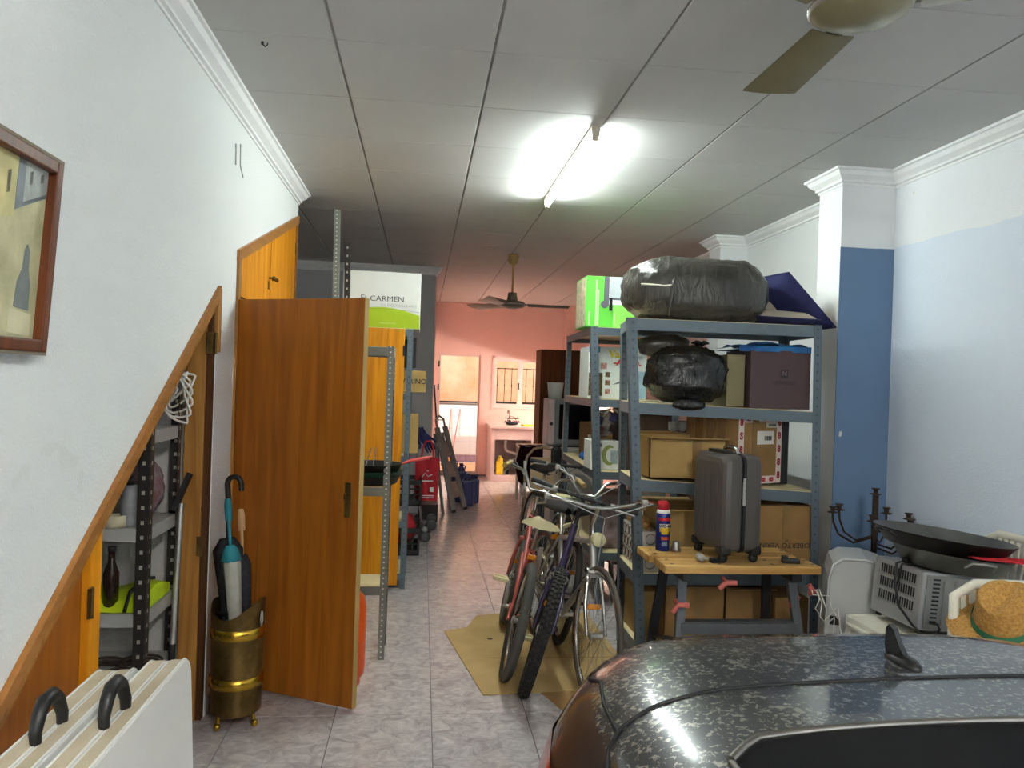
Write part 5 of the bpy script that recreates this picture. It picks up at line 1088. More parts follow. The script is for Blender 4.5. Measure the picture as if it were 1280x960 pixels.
    for k in range(5): ck.bar(bb + Vector((0, -.05, 0)), bb + Vector((.085 * math.cos(k * 2 * PI / 5), -.05, .085 * math.sin(k * 2 * PI / 5))), .012, .004, (0, 1, 0))
    ck.bar(bb + Vector((0, -.06, 0)), bb + Vector((-crank[0], -.075, -crank[1])), .018, .012, (0, 1, 0)); ck.bar(bb + Vector((0, .06, 0)), bb + Vector((crank[0], .075, crank[1])), .018, .012, (0, 1, 0)); ck.cyl(bb + Vector((0, -.07, 0)), bb + Vector((0, .07, 0)), .012, n=10)
    cs_ = part('crankset', ck, M_ALU, t)
    for p, s_ in ((bb + Vector((-crank[0], -.125, -crank[1])), -1), (bb + Vector((crank[0], .125, crank[1])), 1)):
        pd = MB().box(p + Vector((.028, 0, 0)), (.016, .09, .022), None, .004).box(p + Vector((-.028, 0, 0)), (.016, .09, .022), None, .004).box(p + Vector((0, .04, 0)), (.06, .012, .018)).box(p + Vector((0, -.04, 0)), (.06, .012, .018)).cyl(p + Vector((0, -s_ * .05, 0)), p + Vector((0, .045 * s_, 0)), .007, n=8); pp = part('pedal', pd, M_IVORY if saddle == M_IVORY else M_BLACK, cs_)
        part('pedal_reflector', MB().box(p + Vector((.038, 0, 0)), (.004, .06, .014)), M_LENS, cs_) if saddle != M_IVORY else None
    ch_ = MB().tube([bb + Vector((0, -.05, .09)), rh + Vector((0, -.05, .035)), rh + Vector((-.03, -.05, 0)), rh + Vector((0, -.05, -.035)), bb + Vector((0, -.05, -.09))], .004, 5); part('chain', ch_, M_RUST, t)
    if mudguard:
        for c2, a0, a1 in ((rh, 20, 200), (fh, 40, 165)):
            g = MB(); g.surf(lambda u, v: c2 + Vector(((R + .014) * math.cos(math.radians(a0 + (a1 - a0) * u)), (v - .5) * .056, (R + .014 - .012 * (2 * v - 1) ** 2) * math.sin(math.radians(a0 + (a1 - a0) * u)))), 20, 6); part('mudguard', g, mudguard if mudguard is not True else M_CHROME, t)
    if lamp:
        l_ = MB().lathe([(0, 0), (.03, .0), (.036, .02), (.036, .05), (.030, .058), (0, .06)], 20, T(*(ht + Vector((.05, 0, .0)))) @ Ry(PI / 2)); part('headlight', l_, M_IVORY, t)
    rf = MB().box(hb_ + Vector((.062, 0, -.10 - (R * .2))), (.008, .07, .028), None, .003); part('front_reflector', rf, M_LENS, t)
    part('rear_reflector', MB().box(st + Vector((-.10, 0, -.02)), (.008, .05, .03), None, .003), M_LENS, t)
    return t
def place(front, fwd, wb):            # middle point from the front contact
    f = Vector(fwd).normalized(); return (front[0] - f.x * wb / 2, front[1] - f.y * wb / 2)
fw1 = (.12, -.99); bike('silver road bicycle with round headlight, the one nearest the car', place((.885, 3.86), fw1, 1.0), fw1, -.07, col=M_ALU, rt=.014, R=.345, style='swept', hb_z=.97, lamp=True, hb_w=.30, m_tyre=M_GUM, grips=M_BLACK, mudguard=False, fork_m=M_CHROME)
fw2 = (-.22, -.975); bike('mountain bicycle with knobbly front tyre and dark purple frame', place((.575, 4.04), fw2, 1.02), fw2, -.27, R=.335, rt=.033, col=mat('dark purple bike enamel', '#2f2450', .35, coat=.4), knobs=True, style='flat', hb_z=1.04, hb_w=.29, bar_m=M_BLACK, mudguard=False, fork_m=mat('dark purple bike enamel', '#2f2450', .35), wb=1.02)
M_ROSE = mat('faded red bike enamel', '#b5564a', .4, coat=.3, vary=.15); fw3 = (.10, .995)
bike('faded red bicycle with ivory saddle and chrome bars, farther from the car', (.535, 4.72), fw3, .225, R=.32, rt=.027, col=M_ROSE, crank=(-.03, .16), style='rise', saddle=M_IVORY, grips=M_TAN, hb_z=.93, seat_z=.82, girl=True, m_tyre=mat('grey tyre rubber', '#4d4b46', .75, vary=.2), mudguard=False, hb_w=.26)
fw4 = (-.06, -.99); bike('ivory bicycle squeezed in behind the mountain bicycle', (.90, 5.30), fw4, -.20, R=.32, rt=.02, col=M_IVORY, style='rise', saddle=M_IVORY, grips=M_BLACK, hb_z=.92, seat_z=.76, mudguard=False, hb_w=.25)
fw5 = (.08, -.99); bike('dark grey bicycle standing behind the faded red one', (1.0, 6.35), fw5, -.10, R=.33, rt=.02, col=M_STEELDK, style='flat', hb_z=.98, mudguard=False, hb_w=.28, bar_m=M_BLACK)
fw6 = (-.05, -.99); bike('small red bicycle parked under the narrower shelf', (1.58, 6.45), fw6, -.04, R=.20, rt=.02, col=M_RED, style='rise', hb_z=.60, seat_z=.5, wb=.72, mudguard=False, hb_w=.16, bar_m=M_RED, group='bicycles leaning on the right hand shelves')

# ================================================================== WORKBENCH
wbk = thing('workbench', 'folding workbench with two worn pine jaws and dark steel legs', 'workbench', T(1.72, 4.05, 0))
ZT = .715
for k, (x0, x1, y0, y1, dx) in enumerate(((1.235, 2.06, 3.80, 4.00, 0), (1.22, 2.04, 4.035, 4.27, 0))):
    j = part('jaw', MB().b(x0, x1, y0, y1, ZT - .042, ZT, .008), M_CHIP, wbk, world=True)
    for xx in (.05, .30, .58, .80):
        for yy in (.05, .14): part('dog_hole', MB().cyl((x0 + xx, y0 + yy, ZT - .002), (x0 + xx, y0 + yy, ZT + .0006), .010, n=12), M_INK, j, world=True)
for x, sx in ((1.36, 1), (1.94, -1)):
    for y0, y1, m in ((3.90, 3.78, mat('grey painted steel', '#5d6064', .45, .4, vary=.15)), (4.18, 4.30, M_STEELDK)): part('leg', MB().bar((x, y0, ZT - .06), (x - sx * .06, y1, .0), .045, .03, (1, 0, 0)), m, wbk, world=True)
    part('jaw_carrier', MB().b(x - .025, x + .025, 3.82, 4.26, ZT - .085, ZT - .043, .004), M_STEELDK, wbk, world=True)
    part('side_strut', MB().bar((x - sx * .03, 3.84, .33), (x - sx * .04, 4.26, .22), .02, .012, (0, 0, 1)), M_STEELDK, wbk, world=True)
part('stretcher', MB().b(1.34, 1.96, 3.83, 3.87, .36, .415, .004), mat('grey painted steel', '#5d6064', .45), wbk, world=True)
part('step', MB().b(1.34, 1.96, 3.85, 3.90, .415, .42), mat('grey painted steel', '#5d6064', .45), wbk, world=True)
M_SALM = mat('salmon red plastic', '#c9655a', .45, vary=.1)
for x, y, z, a in ((1.56, 3.81, .63, .7), (1.31, 3.80, .52, .9), (2.03, 3.81, .58, -.9), (1.96, 3.88, .50, -2.0)):
    h = MB(); d = Vector((math.cos(a), 0, math.sin(a))); o_ = Vector((x, y, z)); h.tube([o_ - d * .05, o_, o_ + Vector((.05 if a > 0 else -.03, -.01, .0))], [.013, .015, .014], 8); h.cyl(o_, o_ + Vector((0, .05, .01)), .01, n=8); part('crank_handle', h, M_SALM, wbk, world=True)
# can
can = thing('spray_can', 'blue and yellow lubricant spray can with red cap on the workbench', 'can', T(1.335, 4.17, ZT))
M_CANB = mat('deep blue can print', '#1c2a78', .3, .3, vary=.06)
part('body', MB().lathe([(0, 0), (.036, 0), (.038, .004), (.038, .205), (.030, .222), (0, .224)], 28), M_CANB, can)
part('shoulder_ring', MB().lathe([(.036, .202), (.0385, .205), (.034, .222), (.03, .224)], 28), M_WHITE, can)
part('cap', MB().lathe([(.031, .22), (.031, .245), (.026, .262), (.014, .272), (0, .274)], 24).box((-.022, -.006, .256), (.03, .022, .022), Euler((0, .3, 0)), .005), M_RED, can)
part('straw', MB().cyl((-.035, -.006, .262), (-.17, -.012, .262), .0016, n=6), M_RED, can)
def canpatch(nm, z0, z1, a0, a1, m, r=.0386): return part(nm, MB().lathe([(r, z0), (r + .0004, (z0 + z1) / 2), (r, z1)], 12, Matrix(), a0, a1), m, can)
canpatch('yellow_shield', .105, .140, -2.35, -.75, M_YEL, .0387); canpatch('yellow_shield', .092, .105, -2.1, -1.0, M_YEL, .0387); canpatch('white_band', .125, .148, -2.4, -.7, M_WHITE, .0389); canpatch('red_band', .165, .182, -2.6, -.5, M_RED, .0388); canpatch('orange_band', .062, .078, -2.1, -1.0, mat('orange red print', '#d8552a', .4), .0388)
text('WD-40', .021, T(1.335, 4.17 - .0396, ZT + .1365) @ Rx(PI / 2), M_INK, can, bold=.0008)
for k in range(3): canpatch('text_line', .03 + k * .009, .034 + k * .009, -2.0, -1.15, mat('pale blue print', '#9fc0d2', .5), .0387)
# suitcase
M_SUIT = mat('grey ribbed suitcase shell', '#4f4945', .4, vary=.06, vscale=4, coat=.15)
SM = T(1.63, 4.02, ZT) @ Rz(math.radians(96)); su = thing('suitcase', 'dark grey hard shell cabin suitcase standing on the workbench', 'suitcase', SM)
def rr(w_, h_, r, n=5):
    out = []
    for cx, cz, a0 in ((-w_ / 2 + r, r, 180), (w_ / 2 - r, r, 270), (w_ / 2 - r, h_ - r, 0), (-w_ / 2 + r, h_ - r, 90)):
        for k in range(n + 1): an = math.radians(a0 + 90 * k / n); out.append((cx + r * math.cos(an), cz + r * math.sin(an)))
    return out
def shell(y0, y1, depth_sign):
    mb = MB(); rings = []
    steps = [(0, 0), (.55, 0), (.8, .006), (.93, .02), (1.0, .045)]
    for s_, ins in steps:
        y = y0 + (y1 - y0) * s_; rings.append([Vector((x * (1 - ins * 2 / .36), y, .055 + ins + z * (1 - ins * 2 / .5))) for x, z in rr(.36, .50, .045)])
    m_ = len(rings[0])
    for i in range(len(rings) - 1): mb.add(rings[i] + rings[i + 1], [[k, (k + 1) % m_, m_ + (k + 1) % m_, m_ + k] for k in range(m_)], True)
    mb.add(rings[-1], [list(range(m_))]); mb.add(rings[0], [list(range(m_))[::-1]]); return mb
s1 = part('shell_half', shell(-.014, -.115, -1), M_SUIT, su); s2 = part('shell_half', shell(.014, .115, 1), M_SUIT, su)
for s_, p in ((-1, s1), (1, s2)):
    for x in (-.10, -.035, .035, .10): part('rib', MB().b(x - .012, x + .012, s_ * .1135 - .003, s_ * .1135 + .004, .14, .47, .003), M_SUIT, p)
part('zip_band', MB().prism(rr(.352, .492, .043), .028, T(0, .014, .059) @ Rx(PI / 2)), M_BLACK, su)
zp = MB(); zp.tube([(x * 1.004, 0, .055 + z) for x, z in rr(.36, .50, .045)], .004, 6, closed=True); part('zip', zp, M_BLACK, su); part('zip_puller', MB().b(-.186, -.181, -.009, .009, .30, .42, .003).b(-.188, -.182, -.007, .007, .40, .44, .002), M_ALU, su)
part('top_handle', MB().tube([(-.07, -.02, .553), (-.06, -.02, .575), (-.02, -.02, .585), (.03, -.02, .585), (.07, -.02, .575), (.08, -.02, .553)], .012, 8), M_CHROME, su)
part('trolley_handle', MB().b(-.09, .09, .02, .07, .552, .572, .006), M_BLACK, su)
for x in (-.14, .14):
    for y in (-.085, .085):
        wb_ = part('corner_guard', MB().box((x, y, .065), (.07, .06, .05), None, .014), M_BLACK, su)
        whl = MB().lathe([(0, -.014), (.02, -.014), (.024, -.008), (.024, .008), (.02, .014), (0, .014)], 16, T(x, y, .0245) @ Ry(PI / 2)); whl.box((x, y, .042), (.034, .03, .02), None, .005); part('wheel', whl, M_BLACK, su)
# small things on the bench
def mini(name, label, cat, mb, m, M): return solo(name, label, cat, mb, m, M)
mini('cable_plug', 'grey plug lying on the front plank of the workbench', 'plug', MB().lathe([(0, 0), (.022, .0), (.02, .03), (.01, .05), (0, .05)], 14, Rx(PI / 2)).tube([(0, 0, 0), (.05, .01, -.01), (.09, 0, -.012)], .006, 6), M_GREYP, T(1.45, 3.91, ZT + .022))
mini('connector', 'black connector block beside the grey plug on the workbench', 'connector', MB().box((0, 0, .011), (.07, .035, .022), None, .004).box((.02, -.012, .024), (.02, .014, .006)), M_BLACK, T(1.53, 3.88, ZT) @ Rz(.2))
mini('clamp_peg', 'black plastic peg at the right end of the workbench front plank', 'peg', MB().box((0, 0, .012), (.09, .04, .024), None, .006).box((-.03, 0, .03), (.03, .03, .014), None, .004), M_BLACK, T(1.93, 3.88, ZT) @ Rz(-.2))
mini('metal_fitting', 'ribbed metal fitting beside the blue spray can', 'fitting', MB().lathe([(0, 0), (.026, 0), (.028, .012), (.02, .03), (.022, .05), (.012, .055), (0, .055)], 14), M_ALU, T(1.405, 4.15, ZT))
cordm = MB(); random.seed(5)
for k in range(4):
    p = [(2.0 + .01 * k, 3.78, .60)]
    for i in range(9): p.append((2.0 + .045 * i * (1 - .12 * k) + .03 * math.sin(i * 2 + k), 3.74 + .03 * math.cos(i * 1.7 + k), .58 - .03 * i - .02 * k * (i % 3) + .035 * math.sin(i * 1.3 + k * 2)))
    cordm.tube(p, .0028, 5)
solo('string', 'tangled white string hanging off the workbench leg', 'string', cordm, M_WHITE, T(2.0, 3.75, .4), world=True)

# ================================================================== RIGHT CORNER
ac = thing('portable_air_conditioner', 'grey plastic portable air conditioner between workbench and oven', 'air conditioner', T(2.27, 3.88, 0) @ Rz(math.radians(-24)))
pf = [(-.15, 0), (.17, 0), (.17, .66), (.14, .71), (.05, .735), (-.06, .73), (-.105, .70), (-.125, .63)]
b_ = MB().prism(pf, .34, T(0, .17, .035) @ Rx(PI / 2)); part('body', b_, mat('smooth grey plastic', '#b3b4b3', .4, vary=.04), ac)
part('front_edge', MB().tube([(x, -.172, .035 + z) for x, z in pf], .008, 6, closed=True), mat('smooth grey plastic', '#b3b4b3', .4), ac)
part('grip_slot', MB().b(-.115, -.07, -.175, -.168, .43, .475, .006), M_BLACK, ac)
for k in range(4): part('vent_slot', MB().b(.02 + .07 * (k % 2), .07 + .07 * (k % 2), -.175, -.168, .44 + .035 * (k // 2), .448 + .035 * (k // 2)), M_BLACK, ac)
for x in (-.11, .13): part('wheel', MB().cyl((x, -.19, .03), (x, .19, .03), .03, n=14), M_BLACK, ac)
hose = solo('hose_end', 'black corrugated hose end in front of the grey air conditioner', 'hose', MB().lathe([(.05 + .006 * (k % 2), k * .012) for k in range(32)] + [(0, .372)], 20).lathe([(.05, 0), (0, 0)], 20), M_BLACK, T(2.12, 3.53, 0.0) )
# white plastic chairs
M_CHAIR = mat('off white chair plastic', '#dcd8c9', .5, vary=.06, vscale=5)
def plastic_chair(M, label, h_seat=.44, front=0.0, arms=True):
    t = thing('plastic_chair', label, 'chair', M, 'white plastic garden chairs')
    s_ = MB(); s_.surf(lambda u, v: (-.24 + .48 * u, -.23 - front + (.46 + front) * v, h_seat + .012 * math.cos((u - .5) * PI) * -1 + .01), 14, 12); s_.surf(lambda u, v: (-.24 + .48 * u, -.23 - front + (.46 + front) * v, h_seat - .018), 2, 2); s_.b(-.24, .24, -.24 - front, -.222 - front, h_seat - .05, h_seat + .012, .006).b(-.245, -.225, -.23 - front, .23, h_seat - .05, h_seat + .012, .006).b(.225, .245, -.23 - front, .23, h_seat - .05, h_seat + .012, .006)
    part('seat', s_, M_CHAIR, t)
    rl = MB().tube([(-.22, -.235 - front, h_seat - .03), (.0, -.25 - front, h_seat - .025), (.22, -.235 - front, h_seat - .03)], .014, 8); part('front_roll', rl, M_CHAIR, t)
    for x, y in ((-.22, -.21 - front), (.22, -.21 - front), (-.20, .22), (.20, .22)): part('leg', MB().bar((x, y, h_seat - .02), (x * 1.1, y * 1.2, 0), .05, .035, (1, 0, 0)), M_CHAIR, t)
    fr = MB(); fr.tube([(-.22, .22, h_seat), (-.215, .27, h_seat + .25), (-.19, .31, h_seat + .40), (-.10, .325, h_seat + .445), (.10, .325, h_seat + .445), (.19, .31, h_seat + .40), (.215, .27, h_seat + .25), (.22, .22, h_seat)], .02, 8); part('back_frame', fr, M_CHAIR, t)
    for k in range(9): x = -.165 + k * .04125; part('back_slat', MB().bar((x, .235, h_seat + .01), (x * .95, .315, h_seat + .43), .022, .010, (1, 0, 0)), M_CHAIR, t)
    for s_ in ((-1, 1) if arms else ()): part('arm', MB().tube([(s_ * .22, -.20, h_seat - .02), (s_ * .27, -.20, h_seat + .15), (s_ * .275, -.12, h_seat + .205), (s_ * .27, .1, h_seat + .21), (s_ * .22, .265, h_seat + .22)], [.018, .02, .024, .024, .018], 8), M_CHAIR, t)
    return t
plastic_chair(T(2.50, 3.43, 0) @ Rz(math.radians(-90)), 'off white plastic chair under the toaster oven by the wall', .50, .14, False)
c2 = plastic_chair(T(2.28, 2.55, 0) @ Rz(math.radians(-4)), 'off white plastic chair behind the straw hat, its slatted back to the oven', .42)
# toaster oven
OM = T(2.25, 3.30, .528) @ Ry(math.radians(5)) @ Rz(math.radians(4)); ov = thing('toaster_oven', 'silver toaster oven with slotted side on the plastic chair', 'oven', OM)
M_SIL = mat('silver painted sheet', '#b2b3b4', .35, .5, vary=.05); M_SILD = mat('grey galvanised back', '#9b9a96', .4, .6, vary=.12)
part('cabinet', MB().b(0, .46, 0, .34, .018, .285, .012), M_SIL, ov); part('back_panel', MB().b(.02, .44, -.006, .002, .03, .272, .004), M_SILD, ov)
sl_ = MB()
for r in range(3):
    for k in range(15): y = .045 + k * .0165; sl_.b(-.0018, .002, y, y + .008, .095 + r * .062, .095 + r * .062 + .042)
part('side_slots', sl_, M_STEELDK, ov, kind='stuff')
for r in range(3): part('slot_frame', MB().b(-.001, .002, .035, .305, .088 + r * .062, .092 + r * .062), M_SILD, ov)
for k in range(11): part('back_slot', MB().b(.05, .085, -.008, -.005, .06 + k * .019, .068 + k * .019), M_STEELDK, ov)
for x in (.105, .16, .40): part('back_rib', MB().b(x, x + .012, -.012, -.005, .05, .25, .004), M_SILD, ov)
for x in (.03, .43):
    for y in (.03, .31): part('foot', MB().cyl((x, y, 0), (x, y, .02), .015, n=10), M_BLACK, ov)
part('power_cord', MB().tube([(.05, -.01, .06), (.075, -.03, .06), (.085, -.035, .04), (.06, -.035, .015), (.0, -.03, .012), (-.025, .0, .04), (-.03, .10, .10), (-.025, .15, .20), (-.02, .16, .285), (.02, .16, .30), (.04, .13, .298), (.02, .11, .296), (-.015, .13, .288), (-.02, .135, .2)], .006, 6), M_BLACK, ov)
part('plug', MB().box((.03, .14, .305), (.06, .03, .026), None, .006), M_BLACK, ov)
# paella pans
def paella(c, r, h, tilt, label, m_in, m_out, hm, ha):
    M = T(*c) @ Ry(tilt); t = thing('paella_pan', label, 'pan', M, 'paella pans stacked on the oven')
    part('bowl', MB().lathe([(0, 0), (r * .80, 0), (r * .84, .004), (r, h), (r + .006, h + .003), (r + .006, h + .006)], 48), m_out, t)
    part('inside', MB().lathe([(0, .004), (r * .79, .004), (r * .825, .007), (r - .003, h + .002), (r + .006, h + .0065)], 48), m_in, t)
    for a in ha:
        d = Vector((math.cos(a), math.sin(a), 0)); s_ = Vector((-d.y, d.x, 0)); part('handle', MB().tube([d * (r - .002) - s_ * .06 + Vector((0, 0, h * .6)), d * (r + .035) - s_ * .05 + Vector((0, 0, h * .95)), d * (r + .045) + Vector((0, 0, h)), d * (r + .035) + s_ * .05 + Vector((0, 0, h * .95)), d * (r - .002) + s_ * .06 + Vector((0, 0, h * .6))], .006, 6), hm, t)
    return t
M_PIN = mat('worn grey pan inside', '#77746e', .28, .9, vary=.35, vscale=6)
paella((2.50, 3.44, .80), .255, .075, math.radians(6), 'lower grey paella pan with a pale wire handle', M_PIN, M_PANG, M_ALU, (-1.75, 1.85))
paella((2.47, 3.46, .885), .30, .065, math.radians(6), 'upper wide paella pan, dark outside and worn grey inside', M_PIN, M_PAN, M_PAN, (.1, 3.25))
gm = thing('grill_rack', 'red wire grill rack sticking out between the two paella pans', 'grill', T(2.60, 3.30, .90))
r_ = MB()
for k in range(5): r_.cyl((2.42, 3.16 + k * .025, .905 - .001 * k), (2.80, 3.12 + k * .03, .875), .005, n=6)
r_.cyl((2.80, 3.12, .875), (2.80, 3.24, .875), .006, n=6); r_.cyl((2.62, 3.14, .89), (2.62, 3.25, .89), .005, n=6); part('bars', r_, M_RED, gm, world=True)
# straw hat
HM = T(2.215, 2.74, .755) @ Ry(math.radians(-21)) @ Rx(math.radians(25)) @ Rz(.4); hat = thing('straw_hat', 'straw hat with green ribbon hanging on the plastic chair back', 'hat', HM)
M_STRAW = mat('woven straw', '#c3964f', .85, vary=.4, vscale=90, dark='#97692c', bump=.5, bscale=160)
def brim(u, v):
    a = u * 2 * PI; r = .098 + (.185 - .098) * v; return ((r * 1.08) * math.cos(a), r * math.sin(a), .02 * v * v * math.cos(2 * a) * 1.8 + .004 * math.sin(a * 9) * v)
hb3 = MB(); hb3.surf(brim, 56, 12); hb3.surf(lambda u, v: Vector(brim(u, v)) - Vector((0, 0, .004)), 56, 12); part('brim', hb3, M_STRAW, hat)
def crown_(u, v):
    a = u * 2 * PI; t_ = v; r = .10 * (1 - .22 * t_) if t_ < .75 else .10 * .835 * max(0, 1 - ((t_ - .75) / .25) ** 2.2)
    z = .13 * min(1, t_ / .75) if t_ < .75 else .13 + .012 * math.sin((t_ - .75) / .25 * PI / 2)
    dent = -.03 * math.exp(-((r * math.sin(a)) / .022) ** 2) * max(0, (t_ - .6) / .4); return (r * 1.12 * math.cos(a), r * math.sin(a), z + dent)
part('crown', MB().surf(crown_, 48, 24), M_STRAW, hat)
part('ribbon', MB().lathe([(.1025, .003), (.1030, .018), (.100, .034)], 48, Matrix.Diagonal((1.12, 1, 1, 1))), mat('green ribbon', '#2f7d5c', .7, vary=.12), hat)
# candelabrum
DXC = .268; cd = thing('candle_stand', 'rusty iron candle stand with many cups against the blue pillar', 'candle stand', T(2.33 + DXC, 4.22, 0))
part('pole', MB().cyl((0, 0, .02), (0, 0, 1.03), .017, n=10), M_RUST, cd); part('base', MB().lathe([(0, 0), (.16, 0), (.15, .02), (.03, .03), (0, .03)], 20), M_RUST, cd)
def cup(x, y, z):
    return MB().lathe([(.012, 0), (.03, .004), (.03, .008), (.013, .01), (.013, .03), (.022, .034), (.022, .04), (.0, .04)], 14, T(x, y, z))
part('cup', cup(0, 0, 1.03), M_RUST, cd)
for x, y, z in ((-.245, .02, .92), (-.19, .05, .93), (-.05, -.06, .885), (.05, -.03, .925), (.19, -.05, .865), (.225, .03, .885)):
    c_ = part('cup', cup(x, y, z), M_RUST, cd)
    part('arm', MB().tube([(x, y, z), (x * .98, y, z - .05), (x * .85, y * .8, z - .12), (x * .5, y * .5, z - .165), (0, 0, z - .13)], .006, 6), M_RUST, cd)

# ================================================================== CAR
def car_paint():
    m = bpy.data.materials.new('dusty dark grey car paint'); m.use_nodes = True; n = m.node_tree.nodes; l = m.node_tree.links; p = n['Principled BSDF']
    tc = n.new('ShaderNodeTexCoord'); a = n.new('ShaderNodeTexNoise'); a.inputs['Scale'].default_value = 75; a.inputs['Detail'].default_value = 5; a.inputs['Roughness'].default_value = .6; a.inputs['Distortion'].default_value = .6; l.new(tc.outputs['Object'], a.inputs['Vector'])
    b = n.new('ShaderNodeTexNoise'); b.inputs['Scale'].default_value = 4; b.inputs['Detail'].default_value = 3; l.new(tc.outputs['Object'], b.inputs['Vector'])
    g = n.new('ShaderNodeNewGeometry'); sx = n.new('ShaderNodeSeparateXYZ'); l.new(g.outputs['Normal'], sx.inputs[0])
    r = n.new('ShaderNodeValToRGB'); r.color_ramp.elements[0].position = .54; r.color_ramp.elements[0].color = (0, 0, 0, 1); r.color_ramp.elements[1].position = .60; r.color_ramp.elements[1].color = (1, 1, 1, 1)
    ad = n.new('ShaderNodeMath'); ad.operation = 'MULTIPLY_ADD'; ad.inputs[1].default_value = .22; l.new(b.outputs['Fac'], ad.inputs[0]); 
    s2 = n.new('ShaderNodeMath'); s2.operation = 'ADD'; s2.inputs[1].default_value = -.11; l.new(a.outputs['Fac'], ad.inputs[2]); l.new(ad.outputs[0], s2.inputs[0]); l.new(s2.outputs[0], r.inputs[0])
    up = n.new('ShaderNodeMath'); up.operation = 'GREATER_THAN'; up.inputs[1].default_value = .8; l.new(sx.outputs['Z'], up.inputs[0])
    mu = n.new('ShaderNodeMath'); mu.operation = 'MULTIPLY'; l.new(r.outputs[0], mu.inputs[0]); l.new(up.outputs[0], mu.inputs[1]); m2 = n.new('ShaderNodeMath'); m2.operation = 'MULTIPLY'; m2.inputs[1].default_value = .62; l.new(mu.outputs[0], m2.inputs[0])
    mx = n.new('ShaderNodeMix'); mx.data_type = 'RGBA'; l.new(m2.outputs[0], mx.inputs['Factor']); mx.inputs[6].default_value = (*hexc('#202226'), 1); mx.inputs[7].default_value = (*hexc('#a09b90'), 1); l.new(mx.outputs[2], p.inputs['Base Color'])
    p.inputs['Metallic'].default_value = .3; p.inputs['Roughness'].default_value = .35; p.inputs['Coat Weight'].default_value = 1; 
    rr_ = n.new('ShaderNodeMath'); rr_.operation = 'MULTIPLY_ADD'; rr_.inputs[1].default_value = .3; rr_.inputs[2].default_value = .06; l.new(m2.outputs[0], rr_.inputs[0]); l.new(rr_.outputs[0], p.inputs['Coat Roughness']); return m
M_CAR = car_paint(); M_CARG = mat('black car glass', '#0c0c0d', .08, coat=.3); M_SOFT = mat('black soft top fabric', '#0c0c0e', .9, vary=.15, vscale=60, bump=.1, bscale=300, spec=.15)
CXc = 1.09
car = thing('car', 'dusty dark grey low car with fin antenna at the bottom right', 'car', T(CXc, .15, 0))
def lerp_tab(tab, y):
    for (a, va), (b, vb) in zip(tab, tab[1:]):
        if a <= y <= b: t_ = (y - a) / (b - a); t_ = t_; return va + (vb - va) * t_
    return tab[0][1] if y < tab[0][0] else tab[-1][1]
HT = [(-1.95, .48), (-1.9, .60), (-1.7, .70), (-1.2, .79), (-.6, .86), (-.3, .90), (.3, .93), (1.0, .965), (1.4, .985), (1.75, .985), (1.92, .972), (2.0, .955), (2.06, .90), (2.10, .82), (2.14, .66), (2.16, .5)]
WT_ = [(-1.95, .55), (-1.9, .66), (-1.7, .76), (-1.2, .83), (0, .86), (1.3, .87), (1.62, .86), (1.8, .82), (1.92, .76), (2.0, .70), (2.06, .64), (2.10, .58), (2.14, .52), (2.16, .46)]
def S(q, y, off=0.0):
    """top skin: q in -1..1 across"""
    w_ = lerp_tab(WT_, y); h = lerp_tab(HT, y); a = abs(q); zl = .42
    x = w_ * math.copysign(a, q) if a < .9 else w_ * math.copysign(a, q)
    k = max(0.0, 1 - a ** 7.0) ** (1 / 2.6); crown_ = -.012 * a * a
    return Vector((CXc + x, y, zl + (h - zl) * k + crown_ + off))
QS = [math.sin(k * PI / 2 / 20) for k in range(-20, 21)]
ys = [y for y, _ in HT]; YS = []
for a, b in zip(ys, ys[1:]):
    nseg = max(1, int((b - a) / .08)); YS += [a + (b - a) * i / nseg for i in range(nseg)]
YS.append(ys[-1])
top = MB(); vs = [S(q, y) for y in YS for q in QS]; nq = len(QS); top.add(vs, [[i * nq + k, i * nq + k + 1, (i + 1) * nq + k + 1, (i + 1) * nq + k] for i in range(len(YS) - 1) for k in range(nq - 1)], True)
# flanks, nose and tail down to the sill
def ringpt(y): return [S(-1, y), S(1, y)]
for s_ in (0, 1):
    for y0, y1 in zip(YS, YS[1:]):
        p0, p1 = ringpt(y0)[s_], ringpt(y1)[s_]; i_ = .06 * (1 if s_ == 0 else -1)
        top.add([p0, p1, Vector((p1.x + i_, p1.y, .18)), Vector((p0.x + i_, p0.y, .18))], [[0, 1, 2, 3]], True)
for y in (YS[0], YS[-1]):
    r_ = [S(q, y) for q in QS]; top.add(r_ + [Vector((p.x, y, .18)) for p in r_], [[k, k + 1, nq + k + 1, nq + k] for k in range(nq - 1)], True)
part('body', top, M_CAR, car, world=True)
part('underside', MB().b(CXc - .76, CXc + .76, -1.85, 2.05, .17, .20), M_BLACK, car, world=True)
def onskin(pts, off=.001): return [S(q, y, off) for q, y in pts]
M_SEAM = mat('dark panel gap', '#101012', .6)
def dens(pts, n=8):
    out = []
    for (a, b), (c_, d) in zip(pts, pts[1:]): out += [(a + (c_ - a) * i / n, b + (d - b) * i / n) for i in range(n)]
    return out + [pts[-1]]
SEAM = [(-.82, .9), (-.85, 1.2), (-.855, 1.36), (-.83, 1.45), (-.79, 1.495), (-.70, 1.53), (-.53, 1.563), (-.32, 1.58), (0, 1.60), (.31, 1.61), (.55, 1.59), (.70, 1.53), (.79, 1.45), (.82, 1.3), (.82, .9)]
part('lid_seam', MB().tube(onskin(dens(SEAM)), .0048, 6), M_SEAM, car, world=True)
part('fender_seam', MB().tube(onskin(dens([(-.80, 1.485), (-.80, 1.62), (-.80, 1.74), (-.84, 1.84)])), .004, 6), M_SEAM, car, world=True)
part('fender_seam', MB().tube(onskin(dens([(.79, 1.45), (.80, 1.62), (.80, 1.74), (.84, 1.84)])), .004, 6), M_SEAM, car, world=True)
